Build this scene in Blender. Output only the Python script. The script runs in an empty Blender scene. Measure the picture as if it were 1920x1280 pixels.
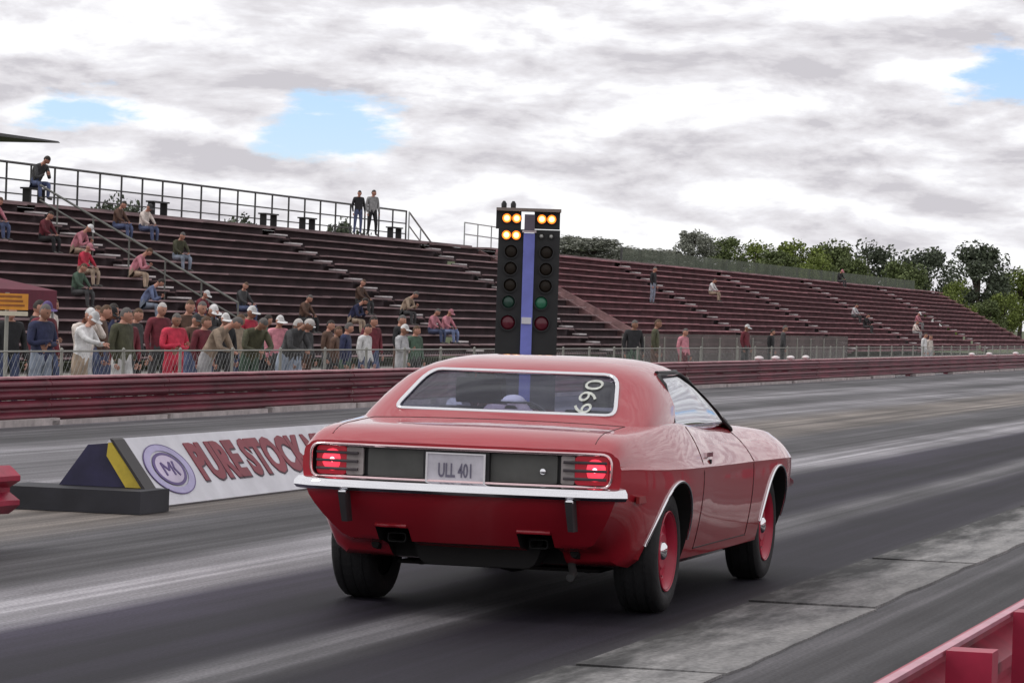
import bpy, bmesh, math, random
import numpy as np
from mathutils import Vector, Matrix
from mathutils.bvhtree import BVHTree

random.seed(7)
scene = bpy.context.scene
COL = scene.collection

# ---------------------------------------------------------------- camera
YAW, ROLL, PITCH, CAM_H = 0.2677, 0.032, -0.0079, 1.535
cam_data = bpy.data.cameras.new('camera')
cam_data.sensor_width = 36.0
cam_data.lens = 6600.0 / 1920.0 * 36.0
cam_data.clip_start = 0.1
cam_data.clip_end = 6000.0
cam = bpy.data.objects.new('camera', cam_data)
COL.objects.link(cam)
_fw = Vector((-math.sin(YAW) * math.cos(PITCH), math.cos(YAW) * math.cos(PITCH), math.sin(PITCH)))
_r = Vector((math.cos(YAW), math.sin(YAW), 0.0))
_u = _r.cross(_fw)
_R = _r * math.cos(ROLL) + _u * math.sin(ROLL)
_U = -_r * math.sin(ROLL) + _u * math.cos(ROLL)
cam.matrix_world = Matrix(((_R.x, _U.x, -_fw.x, 0), (_R.y, _U.y, -_fw.y, 0), (_R.z, _U.z, -_fw.z, CAM_H), (0, 0, 0, 1)))
scene.camera = cam

# ---------------------------------------------------------------- sky
SUN_EL, SUN_AZ = math.radians(48), math.radians(100)     # azimuth measured to the left of the track direction
sun_dir = Vector((-math.sin(SUN_AZ) * math.cos(SUN_EL), math.cos(SUN_AZ) * math.cos(SUN_EL), math.sin(SUN_EL)))

world = bpy.data.worlds.new('World')
scene.world = world
world.use_nodes = True
nt = world.node_tree
nt.nodes.clear()

def N(t, kind, **kw):
    n = t.nodes.new(kind)
    for k, v in kw.items():
        if k == 'inp':
            for i, val in v.items():
                n.inputs[i].default_value = val
        else:
            setattr(n, k, v)
    return n

def L(t, a, b):
    t.links.new(a, b)

def ramp(t, stops, interp='LINEAR'):
    n = t.nodes.new('ShaderNodeValToRGB')
    cr = n.color_ramp
    cr.interpolation = interp
    while len(cr.elements) > 1:
        cr.elements.remove(cr.elements[-1])
    for i, (p, c) in enumerate(stops):
        if isinstance(c, (int, float)):
            c = (c, c, c)
        e = cr.elements[0] if i == 0 else cr.elements.new(p)
        e.position = p
        e.color = (c[0], c[1], c[2], 1)
    return n

sky = N(nt, 'ShaderNodeTexSky', sky_type='NISHITA', sun_disc=False, sun_elevation=SUN_EL, sun_rotation=-SUN_AZ, air_density=1.0, dust_density=0.0, ozone_density=1.5)
tc = N(nt, 'ShaderNodeTexCoord')
mp = N(nt, 'ShaderNodeMapping')
mp.inputs['Scale'].default_value = (1, 1, 3.3)
L(nt, tc.outputs['Generated'], mp.inputs['Vector'])
warp = N(nt, 'ShaderNodeTexNoise', inp={'Scale': 9.0, 'Detail': 3.0})
L(nt, mp.outputs[0], warp.inputs['Vector'])
wsub = N(nt, 'ShaderNodeVectorMath', operation='SUBTRACT'); wsub.inputs[1].default_value = (.5, .5, .5)
L(nt, warp.outputs['Color'], wsub.inputs[0])
wsc = N(nt, 'ShaderNodeVectorMath', operation='SCALE'); wsc.inputs['Scale'].default_value = 0.03
L(nt, wsub.outputs[0], wsc.inputs[0])
wadd = N(nt, 'ShaderNodeVectorMath', operation='ADD')
L(nt, mp.outputs[0], wadd.inputs[0]); L(nt, wsc.outputs[0], wadd.inputs[1])
big = N(nt, 'ShaderNodeTexNoise', inp={'Scale': 18.5, 'Detail': 9.0, 'Roughness': 0.57, 'Distortion': 0.1})
L(nt, wadd.outputs[0], big.inputs['Vector'])
# puffs: bright tops over grey undersides, from the vertical difference of the same noise
offs = N(nt, 'ShaderNodeVectorMath', operation='ADD'); offs.inputs[1].default_value = (0, 0, 0.019)
L(nt, wadd.outputs[0], offs.inputs[0])
big2 = N(nt, 'ShaderNodeTexNoise', inp={'Scale': 18.5, 'Detail': 9.0, 'Roughness': 0.57, 'Distortion': 0.1})
L(nt, offs.outputs[0], big2.inputs['Vector'])
dif = N(nt, 'ShaderNodeMath', operation='SUBTRACT')
L(nt, big.outputs['Fac'], dif.inputs[0]); L(nt, big2.outputs['Fac'], dif.inputs[1])
comb = N(nt, 'ShaderNodeMath', operation='MULTIPLY_ADD'); comb.inputs[1].default_value = 1.9; 
L(nt, dif.outputs[0], comb.inputs[0]); L(nt, big.outputs['Fac'], comb.inputs[2])
cloud = ramp(nt, [(0.18, (.63, .61, .65)), (0.32, (.755, .735, .77)), (0.44, (.83, .815, .85)), (0.53, (.895, .885, .925)), (0.60, (.97, .965, .99)), (0.74, (1.07, 1.07, 1.08))])
L(nt, comb.outputs[0], cloud.inputs['Fac'])
# gaps of blue sky between the clouds
geo = tc.outputs['Generated']
def gap(u, v, ru, rv):
    d = (_fw + _R * ((u - 960) / 6600) - _U * ((v - 640) / 6600)).normalized()
    s = N(nt, 'ShaderNodeVectorMath', operation='SUBTRACT'); s.inputs[1].default_value = (d.x, d.y, d.z * 1.0)
    L(nt, geo, s.inputs[0])
    m = N(nt, 'ShaderNodeVectorMath', operation='MULTIPLY'); m.inputs[1].default_value = (6600 / ru, 6600 / ru, 6600 / rv)
    L(nt, s.outputs[0], m.inputs[0])
    ln = N(nt, 'ShaderNodeVectorMath', operation='LENGTH')
    L(nt, m.outputs[0], ln.inputs[0])
    return ln.outputs['Value']
gm = None
for g in ((622, 254, 122, 66), (165, 212, 125, 34), (1905, 145, 105, 42), (-500, 60, 200, 60), (2500, 260, 220, 60), (3600, 120, 260, 70), (-1700, 180, 240, 70)):
    o = gap(*g)
    if gm is None:
        gm = o
    else:
        mn = N(nt, 'ShaderNodeMath', operation='MINIMUM')
        L(nt, gm, mn.inputs[0]); L(nt, o, mn.inputs[1]); gm = mn.outputs[0]
gn = N(nt, 'ShaderNodeTexNoise', inp={'Scale': 26.0, 'Detail': 6.0, 'Roughness': 0.6})
L(nt, mp.outputs[0], gn.inputs['Vector'])
ga = N(nt, 'ShaderNodeMath', operation='MULTIPLY_ADD'); ga.inputs[1].default_value = 3.8
L(nt, gn.outputs['Fac'], ga.inputs[0]); L(nt, gm, ga.inputs[2])
gr = ramp(nt, [(0.0, 1.0), (0.70, 1.0), (0.86, 0.0)], 'EASE')
gd = N(nt, 'ShaderNodeMath', operation='MULTIPLY'); gd.inputs[1].default_value = 0.27
L(nt, ga.outputs[0], gd.inputs[0]); L(nt, gd.outputs[0], gr.inputs['Fac'])
bg_sky = N(nt, 'ShaderNodeBackground', inp={'Strength': 0.125})
tint = N(nt, 'ShaderNodeMix', data_type='RGBA', blend_type='MULTIPLY'); tint.inputs['Factor'].default_value = 1.0; tint.inputs['B'].default_value = (.80, .92, 1.30, 1)
L(nt, sky.outputs[0], tint.inputs['A'])
L(nt, tint.outputs['Result'], bg_sky.inputs['Color'])
bg_cloud = N(nt, 'ShaderNodeBackground', inp={'Strength': 1.0})
L(nt, cloud.outputs['Color'], bg_cloud.inputs['Color'])
mx = N(nt, 'ShaderNodeMixShader')
L(nt, gr.outputs['Color'], mx.inputs['Fac']); L(nt, bg_cloud.outputs[0], mx.inputs[1]); L(nt, bg_sky.outputs[0], mx.inputs[2])
out = N(nt, 'ShaderNodeOutputWorld')
L(nt, mx.outputs[0], out.inputs['Surface'])

# ---------------------------------------------------------------- sun behind thin cloud
sl = bpy.data.lights.new('sun', 'SUN')
sl.energy = 1.1
sl.angle = math.radians(14)
sl.color = (1.0, 0.96, 0.9)
so = bpy.data.objects.new('sun', sl)
COL.objects.link(so)
so.rotation_euler = (-sun_dir).to_track_quat('-Z', 'Y').to_euler()
so.location = (0, 0, 60)

scene.view_settings.view_transform = 'Standard'
scene.view_settings.look = 'None'
scene.view_settings.exposure = 0.0
scene.view_settings.gamma = 1.0
scene.view_settings.use_curve_mapping = False

# ================================================================ helpers
def setp(o, label=None, cat=None, group=None, kind=None):
    if label: o['label'] = label
    if cat: o['category'] = cat
    if group: o['group'] = group
    if kind: o['kind'] = kind
    return o

def empty(name, loc=(0, 0, 0), rz=0.0, **kw):
    o = bpy.data.objects.new(name, None)
    o.empty_display_size = 0.2
    o.location = loc
    o.rotation_euler = (0, 0, rz)
    COL.objects.link(o)
    return setp(o, **kw)

def place(name, me, parent=None, loc=(0, 0, 0), rot=(0, 0, 0), **kw):
    o = bpy.data.objects.new(name, me)
    COL.objects.link(o)
    o.location = loc
    o.rotation_euler = rot
    if parent is not None:
        o.parent = parent
    return setp(o, **kw)

class MB:
    """collects shapes into one mesh"""
    def __init__(s):
        s.v, s.f, s.m = [], [], []
    def add(s, vs, fs, mi=0):
        b = len(s.v)
        s.v += [tuple(p) for p in vs]
        s.f += [tuple(b + i for i in f) for f in fs]
        s.m += [mi] * len(fs)
        return s
    def box(s, x0, x1, y0, y1, z0, z1, mi=0):
        vs = [(x, y, z) for z in (z0, z1) for y in (y0, y1) for x in (x0, x1)]
        return s.add(vs, [(0, 2, 3, 1), (4, 5, 7, 6), (0, 1, 5, 4), (2, 6, 7, 3), (0, 4, 6, 2), (1, 3, 7, 5)], mi)
    def bar(s, a, b, w, d, mi=0, up=(0, 0, 1)):
        a, b = Vector(a), Vector(b)
        t = (b - a).normalized()
        sd = t.cross(Vector(up))
        if sd.length < 1e-4: sd = t.cross(Vector((1, 0, 0)))
        sd.normalize(); n = sd.cross(t)
        vs = [p + sd * i * w / 2 + n * j * d / 2 for p in (a, b) for i, j in ((-1, -1), (1, -1), (1, 1), (-1, 1))]
        return s.add(vs, [(3, 2, 1, 0), (4, 5, 6, 7), (0, 1, 5, 4), (1, 2, 6, 5), (2, 3, 7, 6), (3, 0, 4, 7)], mi)
    def tube(s, pts, r, n=8, closed=False, mi=0):
        pts = [Vector(p) for p in pts]
        rs = r if isinstance(r, (list, tuple)) else [r] * len(pts)
        k = len(pts); vs = []; prev = None
        for i, p in enumerate(pts):
            if closed: t = pts[(i + 1) % k] - pts[i - 1]
            else: t = pts[min(i + 1, k - 1)] - pts[max(i - 1, 0)]
            t.normalize()
            if prev is None:
                a = Vector((0, 0, 1)) if abs(t.z) < .9 else Vector((1, 0, 0))
                sd = t.cross(a).normalized()
            else:
                sd = (prev - t * prev.dot(t)).normalized()
            prev = sd; nn = t.cross(sd)
            vs += [p + (sd * math.cos(2 * math.pi * j / n) + nn * math.sin(2 * math.pi * j / n)) * rs[i] for j in range(n)]
        fs = []
        for i in range(k if closed else k - 1):
            a, b = i * n, ((i + 1) % k) * n
            fs += [(a + j, a + (j + 1) % n, b + (j + 1) % n, b + j) for j in range(n)]
        if not closed:
            fs += [tuple(range(n))[::-1], tuple(range((k - 1) * n, k * n))]
        return s.add(vs, fs, mi)
    def lathe(s, prof, n=32, axis='x', c=(0, 0, 0), mi=0, closed=True):
        """prof: list of (along axis, radius)"""
        vs = []; k = len(prof)
        for a, r in prof:
            for j in range(n):
                t = 2 * math.pi * j / n
                q = (a, r * math.cos(t), r * math.sin(t))
                if axis == 'z': q = (q[1], q[2], q[0])
                if axis == 'y': q = (q[2], q[0], q[1])
                vs.append((q[0] + c[0], q[1] + c[1], q[2] + c[2]))
        fs = [(i * n + j, i * n + (j + 1) % n, (i + 1) * n + (j + 1) % n, (i + 1) * n + j) for i in range(k - 1) for j in range(n)]
        if closed: fs += [tuple(range(n))[::-1], tuple(range((k - 1) * n, k * n))]
        return s.add(vs, fs, mi)
    def sweep(s, prof, path, mi=0, closed_prof=True):
        """prof: (lateral x, z) offsets swept along path points lying in the xy plane; lateral = right of travel"""
        path = [Vector(p) for p in path]; k = len(path); n = len(prof); vs = []
        for i, p in enumerate(path):
            t = path[min(i + 1, k - 1)] - path[max(i - 1, 0)]
            t.z = 0; t.normalize(); sd = Vector((t.y, -t.x, 0))
            vs += [p + sd * a + Vector((0, 0, b)) for a, b in prof]
        m = n if closed_prof else n - 1
        fs = [(i * n + j, i * n + (j + 1) % n, (i + 1) * n + (j + 1) % n, (i + 1) * n + j) for i in range(k - 1) for j in range(m)]
        if closed_prof: fs += [tuple(range(n))[::-1], tuple(range((k - 1) * n, k * n))]
        return s.add(vs, fs, mi)
    def prism(s, outline, f0, f1, mi=0):
        """outline list of 2-d points; f0/f1 map a 2-d point to 3-d for each end"""
        n = len(outline)
        vs = [f0(p) for p in outline] + [f1(p) for p in outline]
        fs = [tuple(range(n))[::-1], tuple(range(n, 2 * n))] + [(j, (j + 1) % n, n + (j + 1) % n, n + j) for j in range(n)]
        return s.add(vs, fs, mi)
    def mesh(s, name, mats, smooth=None, fix=True):
        me = bpy.data.meshes.new(name)
        me.from_pydata(s.v, [], s.f)
        if not isinstance(mats, (list, tuple)): mats = [mats]
        for m in mats: me.materials.append(m)
        if len(mats) > 1: me.polygons.foreach_set('material_index', s.m)
        if fix:
            bm = bmesh.new(); bm.from_mesh(me)
            bmesh.ops.recalc_face_normals(bm, faces=bm.faces)
            bm.to_mesh(me); bm.free()
        if smooth is not None:
            me.polygons.foreach_set('use_smooth', [True] * len(me.polygons))
            me.set_sharp_from_angle(angle=math.radians(smooth))
        me.update()
        return me
    def build(s, name, mats, parent=None, smooth=None, fix=True, loc=(0, 0, 0), rot=(0, 0, 0), **kw):
        return place(name, s.mesh(name, mats, smooth, fix), parent, loc, rot, **kw)

# ---------------------------------------------------------------- materials
MATS = {}
def mat(name, col, rough=0.6, metal=0.0, var=0.12, orand=0.0, vscale=3.0, bump=0.0, bscale=40.0, coat=0.0, stretch=None, emit=None, spec=0.5, world_co=False):
    if name in MATS: return MATS[name]
    m = bpy.data.materials.new(name)
    m.use_nodes = True
    t = m.node_tree
    b = t.nodes['Principled BSDF']
    b.inputs['Roughness'].default_value = rough
    b.inputs['Metallic'].default_value = metal
    b.inputs['Coat Weight'].default_value = coat
    b.inputs['Coat Roughness'].default_value = 0.06
    b.inputs['Specular IOR Level'].default_value = spec
    if world_co:
        g = N(t, 'ShaderNodeNewGeometry'); co = g.outputs['Position']
    else:
        g = N(t, 'ShaderNodeTexCoord'); co = g.outputs['Object']
    if stretch:
        mm = N(t, 'ShaderNodeMapping'); mm.inputs['Scale'].default_value = stretch
        L(t, co, mm.inputs['Vector']); co = mm.outputs[0]
    nz = N(t, 'ShaderNodeTexNoise', inp={'Scale': vscale, 'Detail': 5.0, 'Roughness': 0.6})
    L(t, co, nz.inputs['Vector'])
    lo = tuple(max(0, c * (1 - var * 2)) for c in col); hi = tuple(min(1, c * (1 + var * 2)) for c in col)
    rp = ramp(t, [(0.25, lo), (0.75, hi)])
    L(t, nz.outputs['Fac'], rp.inputs['Fac'])
    if orand > 0:
        oi = N(t, 'ShaderNodeObjectInfo'); orp = ramp(t, [(0, 1 - orand), (1, 1 + orand)]); L(t, oi.outputs['Random'], orp.inputs['Fac'])
        om = N(t, 'ShaderNodeMix', data_type='RGBA', blend_type='MULTIPLY'); om.inputs['Factor'].default_value = 1.0
        L(t, rp.outputs['Color'], om.inputs['A']); L(t, orp.outputs['Color'], om.inputs['B']); L(t, om.outputs['Result'], b.inputs['Base Color'])
    else:
        L(t, rp.outputs['Color'], b.inputs['Base Color'])
    if bump > 0:
        n2 = N(t, 'ShaderNodeTexNoise', inp={'Scale': bscale, 'Detail': 4.0})
        L(t, co, n2.inputs['Vector'])
        bp = N(t, 'ShaderNodeBump', inp={'Strength': bump, 'Distance': 0.02})
        L(t, n2.outputs['Fac'], bp.inputs['Height']); L(t, bp.outputs[0], b.inputs['Normal'])
    if emit:
        b.inputs['Emission Color'].default_value = (*emit[0], 1)
        b.inputs['Emission Strength'].default_value = emit[1]
    MATS[name] = m
    return m

def glass_mat(name, tint, refl=1.0, k=.5):
    m = bpy.data.materials.new(name); m.use_nodes = True
    t = m.node_tree; t.nodes.clear()
    tr = N(t, 'ShaderNodeBsdfTransparent'); tr.inputs['Color'].default_value = (*tint, 1)
    gl = N(t, 'ShaderNodeBsdfGlossy', inp={'Roughness': 0.03})
    gl.inputs['Color'].default_value = (refl, refl, refl, 1)
    lw = N(t, 'ShaderNodeLayerWeight', inp={'Blend': 0.5})
    pw = N(t, 'ShaderNodeMath', operation='POWER'); pw.inputs[1].default_value = 4.0
    L(t, lw.outputs['Facing'], pw.inputs[0])
    fr = N(t, 'ShaderNodeMath', operation='MULTIPLY_ADD'); fr.inputs[1].default_value = k; fr.inputs[2].default_value = 0.02
    L(t, pw.outputs[0], fr.inputs[0])
    mxx = N(t, 'ShaderNodeMixShader')
    L(t, fr.outputs[0], mxx.inputs[0]); L(t, tr.outputs[0], mxx.inputs[1]); L(t, gl.outputs[0], mxx.inputs[2])
    o = N(t, 'ShaderNodeOutputMaterial'); L(t, mxx.outputs[0], o.inputs[0])
    return m

def screen_mat(name, col, clear):
    m = bpy.data.materials.new(name); m.use_nodes = True
    t = m.node_tree; b = t.nodes['Principled BSDF']; o = t.nodes['Material Output']
    g = N(t, 'ShaderNodeNewGeometry'); nz = N(t, 'ShaderNodeTexNoise', inp={'Scale': .6, 'Detail': 5.0}); L(t, g.outputs['Position'], nz.inputs['Vector'])
    rp = ramp(t, [(.3, tuple(c * .75 for c in col)), (.7, tuple(c * 1.25 for c in col))]); L(t, nz.outputs['Fac'], rp.inputs['Fac']); L(t, rp.outputs['Color'], b.inputs['Base Color'])
    b.inputs['Roughness'].default_value = .9
    tr = N(t, 'ShaderNodeBsdfTransparent'); mx_ = N(t, 'ShaderNodeMixShader', inp={0: clear})
    L(t, b.outputs[0], mx_.inputs[1]); L(t, tr.outputs[0], mx_.inputs[2]); L(t, mx_.outputs[0], o.inputs['Surface'])
    return m

def track_mat():
    m = bpy.data.materials.new('track_surface'); m.use_nodes = True
    t = m.node_tree; b = t.nodes['Principled BSDF']
    g = N(t, 'ShaderNodeNewGeometry')
    sep = N(t, 'ShaderNodeSeparateXYZ'); L(t, g.outputs['Position'], sep.inputs[0])
    # wandering of the rubber lines
    mp0 = N(t, 'ShaderNodeMapping'); mp0.inputs['Scale'].default_value = (0.35, 0.06, 1)
    L(t, g.outputs['Position'], mp0.inputs['Vector'])
    n0 = N(t, 'ShaderNodeTexNoise', inp={'Scale': 1.0, 'Detail': 3.0}); L(t, mp0.outputs[0], n0.inputs['Vector'])
    wob = N(t, 'ShaderNodeMath', operation='MULTIPLY_ADD'); wob.inputs[1].default_value = 0.5
    L(t, n0.outputs['Fac'], wob.inputs[0]); L(t, sep.outputs['X'], wob.inputs[2])
    mr = N(t, 'ShaderNodeMapRange'); 
    mr.inputs['From Min'].default_value = -18.05; mr.inputs['From Max'].default_value = 1.95
    L(t, wob.outputs[0], mr.inputs['Value'])
    prof = [(-18.2, .15), (-16.9, .18), (-16.3, .12), (-15.6, .065), (-15.0, .07), (-14.4, .18), (-13.6, .17), (-13.1, .08), (-12.5, .08), (-12.0, .18), (-11.2, .16), (-10.4, .13), (-9.2, .14), (-8.7, .075),
            (-7.7, .055), (-7.35, .22), (-7.0, .27), (-6.8, .2), (-6.5, .022), (-5.8, .010), (-5.3, .013), (-5.1, .10), (-4.9, .09), (-4.65, .010), (-3.95, .011), (-3.65, .05), (-3.45, .10), (-2.98, .10), (-2.9, .042), (0, .046)]
    # colour ramps hold 32 stops at most
    stops = [((x + 18.3) / 20.0, (a * (1.0 if a > .03 else 1.15), a * (0.965 if a > .03 else .96), a * (1.03 if a > .03 else 1.6)) if not (-10.6 < x < -9.0) else (a * 1.08, a * 0.95, a * 0.86)) for x, a in prof]
    cr = ramp(t, [(max(0, min(1, p)), c) for p, c in stops])
    L(t, mr.outputs[0], cr.inputs['Fac'])
    # long thin streaks
    mp1 = N(t, 'ShaderNodeMapping'); mp1.inputs['Scale'].default_value = (5.5, 0.045, 1)
    L(t, g.outputs['Position'], mp1.inputs['Vector'])
    n1 = N(t, 'ShaderNodeTexNoise', inp={'Scale': 1.0, 'Detail': 6.0, 'Roughness': 0.62}); L(t, mp1.outputs[0], n1.inputs['Vector'])
    s1 = ramp(t, [(0.32, 0.5), (0.5, 0.95), (0.68, 1.7)]); L(t, n1.outputs['Fac'], s1.inputs['Fac'])
    # broad patches
    mp2 = N(t, 'ShaderNodeMapping'); mp2.inputs['Scale'].default_value = (0.5, 0.16, 1)
    L(t, g.outputs['Position'], mp2.inputs['Vector'])
    n2 = N(t, 'ShaderNodeTexNoise', inp={'Scale': 1.3, 'Detail': 6.0, 'Roughness': 0.6}); L(t, mp2.outputs[0], n2.inputs['Vector'])
    s2 = ramp(t, [(0.3, 0.6), (0.7, 1.45)]); L(t, n2.outputs['Fac'], s2.inputs['Fac'])
    # aggregate
    n3 = N(t, 'ShaderNodeTexNoise', inp={'Scale': 55.0, 'Detail': 3.0}); L(t, g.outputs['Position'], n3.inputs['Vector'])
    s3 = ramp(t, [(0.3, 0.65), (0.7, 1.35)]); L(t, n3.outputs['Fac'], s3.inputs['Fac'])
    prev = cr.outputs['Color']
    for s in (s1, s2, s3):
        mm = N(t, 'ShaderNodeMix', data_type='RGBA', blend_type='MULTIPLY'); mm.inputs['Factor'].default_value = 1.0
        L(t, prev, mm.inputs['A']); L(t, s.outputs['Color'], mm.inputs['B']); prev = mm.outputs['Result']
    L(t, prev, b.inputs['Base Color'])
    b.inputs['Roughness'].default_value = 0.7
    b.inputs['Specular IOR Level'].default_value = 0.18
    bp = N(t, 'ShaderNodeBump', inp={'Strength': 0.25, 'Distance': 0.01})
    L(t, n3.outputs['Fac'], bp.inputs['Height']); L(t, bp.outputs[0], b.inputs['Normal'])
    return m

M_TRACK = track_mat()
M_GRASS = mat('grass_ground', (.07, .085, .035), .95, var=.35, vscale=.25, world_co=True)
M_GRAVEL = mat('gravel_ground', (.2, .19, .17), .95, var=.25, vscale=1.5, world_co=True)
M_CONC = mat('pale_concrete', (.42, .37, .36), .9, var=.22, vscale=4, bump=.3)
M_RAILRED = mat('guardrail_red', (.15, .015, .032), .45, orand=.2, var=.3, vscale=2.2, stretch=(1, .5, 2))
M_RAILNEAR = mat('near_rail_red', (.34, .012, .045), .45, var=.2, vscale=4)
M_STEEL = mat('galvanised_steel', (.42, .43, .43), .5, metal=.6, var=.1)
M_FENCE = mat('fence_post', (.28, .28, .25), .6, metal=.2, var=.1)
M_DARKSTEEL = mat('dark_steel', (.06, .06, .06), .6, var=.1)
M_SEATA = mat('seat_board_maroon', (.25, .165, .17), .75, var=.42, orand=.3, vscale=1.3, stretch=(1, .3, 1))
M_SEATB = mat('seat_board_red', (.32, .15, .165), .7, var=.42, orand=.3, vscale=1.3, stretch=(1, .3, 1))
M_RISER = mat('riser_maroon_shaded', (.05, .026, .031), .85, var=.3, vscale=.7)  # colour darkened to hold the shade behind and under the seats
M_RISERB = mat('riser_red_shaded', (.13, .05, .06), .85, var=.3, vscale=.7)  # same painted under-seat shade for the red stand
M_STEP = mat('aisle_step', (.62, .57, .57), .8, var=.15)
M_STRINGER = mat('stringer_paint', (.3, .17, .17), .8, var=.25)
M_WINDSCREEN = screen_mat('windscreen_fabric', (.14, .165, .12), .5)
M_CLOTHWHITE = mat('white_vinyl', (.62, .61, .65), .5, var=.07)
M_RUBBER = mat('tyre_rubber', (.010, .010, .011), .75, var=.2, vscale=8, bump=.2)
M_BLACK = mat('black_paint', (.012, .012, .013), .55, var=.2)
M_CHROME = mat('chrome', (.82, .82, .84), .08, metal=1.0, var=.02)

# ================================================================ ground
def sheet(name, x0, x1, y0, y1, z, m, nx=1, ny=1, zf=None):
    mb = MB()
    vs = [(x0 + (x1 - x0) * i / nx, y0 + (y1 - y0) * j / ny, z) for j in range(ny + 1) for i in range(nx + 1)]
    if zf: vs = [(x, y, zf(x, y)) for x, y, _ in vs]
    fs = [(j * (nx + 1) + i, j * (nx + 1) + i + 1, (j + 1) * (nx + 1) + i + 1, (j + 1) * (nx + 1) + i) for j in range(ny) for i in range(nx)]
    mb.add(vs, fs)
    return mb.build(name, m, fix=False, kind='structure')

ground = sheet('ground', -3000, 3000, -2000, 5000, -0.42, M_GRASS)
apron = sheet('spectator_ground', -34, -17.35, 0, 320, -0.25, M_GRAVEL)
track = MB().box(-17.35, 9, -40, 600, -.5, 0).build('drag_strip', M_TRACK, kind='structure')

# concrete slabs at the right-hand edge of the lane, with open joints
rs = random.Random(3)
def slab_material():
    m = bpy.data.materials.new('worn_concrete'); m.use_nodes = True
    t = m.node_tree; b = t.nodes['Principled BSDF']; b.inputs['Roughness'].default_value = .85
    tc_ = N(t, 'ShaderNodeTexCoord'); g = N(t, 'ShaderNodeNewGeometry'); oi = N(t, 'ShaderNodeObjectInfo')
    mp_ = N(t, 'ShaderNodeMapping'); mp_.inputs['Scale'].default_value = (3.0, .5, 1); L(t, g.outputs['Position'], mp_.inputs['Vector'])
    n1 = N(t, 'ShaderNodeTexNoise', inp={'Scale': 1.6, 'Detail': 7.0, 'Roughness': .65}); L(t, mp_.outputs[0], n1.inputs['Vector'])
    n2 = N(t, 'ShaderNodeTexNoise', inp={'Scale': 45.0, 'Detail': 3.0}); L(t, g.outputs['Position'], n2.inputs['Vector'])
    sx_ = N(t, 'ShaderNodeSeparateXYZ'); L(t, tc_.outputs['Object'], sx_.inputs[0])
    # rubber trodden in from the lane side, as an uneven stain
    ad = N(t, 'ShaderNodeMath', operation='MULTIPLY_ADD'); ad.inputs[1].default_value = 1.5; L(t, n1.outputs['Fac'], ad.inputs[0]); L(t, sx_.outputs['X'], ad.inputs[2])
    stain = ramp(t, [(.40, .15), (.72, .7), (.92, 1.0)]); L(t, ad.outputs[0], stain.inputs['Fac'])
    base = ramp(t, [(.3, (.13, .128, .13)), (.55, (.22, .215, .212)), (.75, (.30, .29, .285))]); L(t, n1.outputs['Fac'], base.inputs['Fac'])
    fine = ramp(t, [(.3, .7), (.7, 1.3)]); L(t, n2.outputs['Fac'], fine.inputs['Fac'])
    tone = ramp(t, [(0, .75), (1, 1.2)]); L(t, oi.outputs['Random'], tone.inputs['Fac'])
    prev = base.outputs['Color']
    for q in (stain, fine, tone):
        mm = N(t, 'ShaderNodeMix', data_type='RGBA', blend_type='MULTIPLY'); mm.inputs['Factor'].default_value = 1.0
        L(t, prev, mm.inputs['A']); L(t, q.outputs['Color'], mm.inputs['B']); prev = mm.outputs['Result']
    L(t, prev, b.inputs['Base Color'])
    bp = N(t, 'ShaderNodeBump', inp={'Strength': .4, 'Distance': .01}); L(t, n2.outputs['Fac'], bp.inputs['Height']); L(t, bp.outputs[0], b.inputs['Normal'])
    return m
M_SLAB = slab_material()
def slab_mesh(r):
    n = 10
    rt = [(.33 + r.uniform(-.012, .012), -1.93 + 3.86 * i / n) for i in range(n + 1)]
    lt = [(-.36, 1.93 + r.uniform(-.03, .0)), (-.36, -1.93 + r.uniform(0, .03))]
    o = rt + lt
    return MB().prism(o, lambda p: (p[0], p[1], -.02), lambda p: (p[0] - .004, p[1], .014)).mesh('slab', M_SLAB)
slab_mes = [slab_mesh(rs) for _ in range(5)]
for k in range(26):
    place('slab', slab_mes[k % 5], track, (-3.42 + rs.uniform(-.012, .012), 5.1 + 3.93 * k, rs.uniform(-.004, .003)), (0, 0, rs.uniform(-.003, .003)))

# grass bank behind the second stand
def bank_z(x, y):
    t = max(0, min(1, (-43 - x) / 10))
    s = max(0, min(1, (y - 150) / 40)) * max(0, min(1, (345 - y) / 60))
    return -.4 + (4.9 * t * t * (3 - 2 * t) + .5 * math.sin(y * .11) * t + .3 * math.sin(x * .3 + y * .05)) * s
bank = sheet('grass_bank', -95, -43, 110, 480, 0, M_GRASS, 24, 60, bank_z)

# ================================================================ far guardrail
def wbeam(h, depth=.075, th=.012):
    """closed profile of a W section, height h, face towards +x"""
    pts = [(0, 0), (depth * .35, .06 * h), (depth, .2 * h), (depth, .3 * h), (0.005, .45 * h), (0.005, .55 * h), (depth, .7 * h), (depth, .8 * h), (depth * .35, .94 * h), (0, h)]
    return pts + [(x - th, z) for x, z in reversed(pts)]

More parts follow.
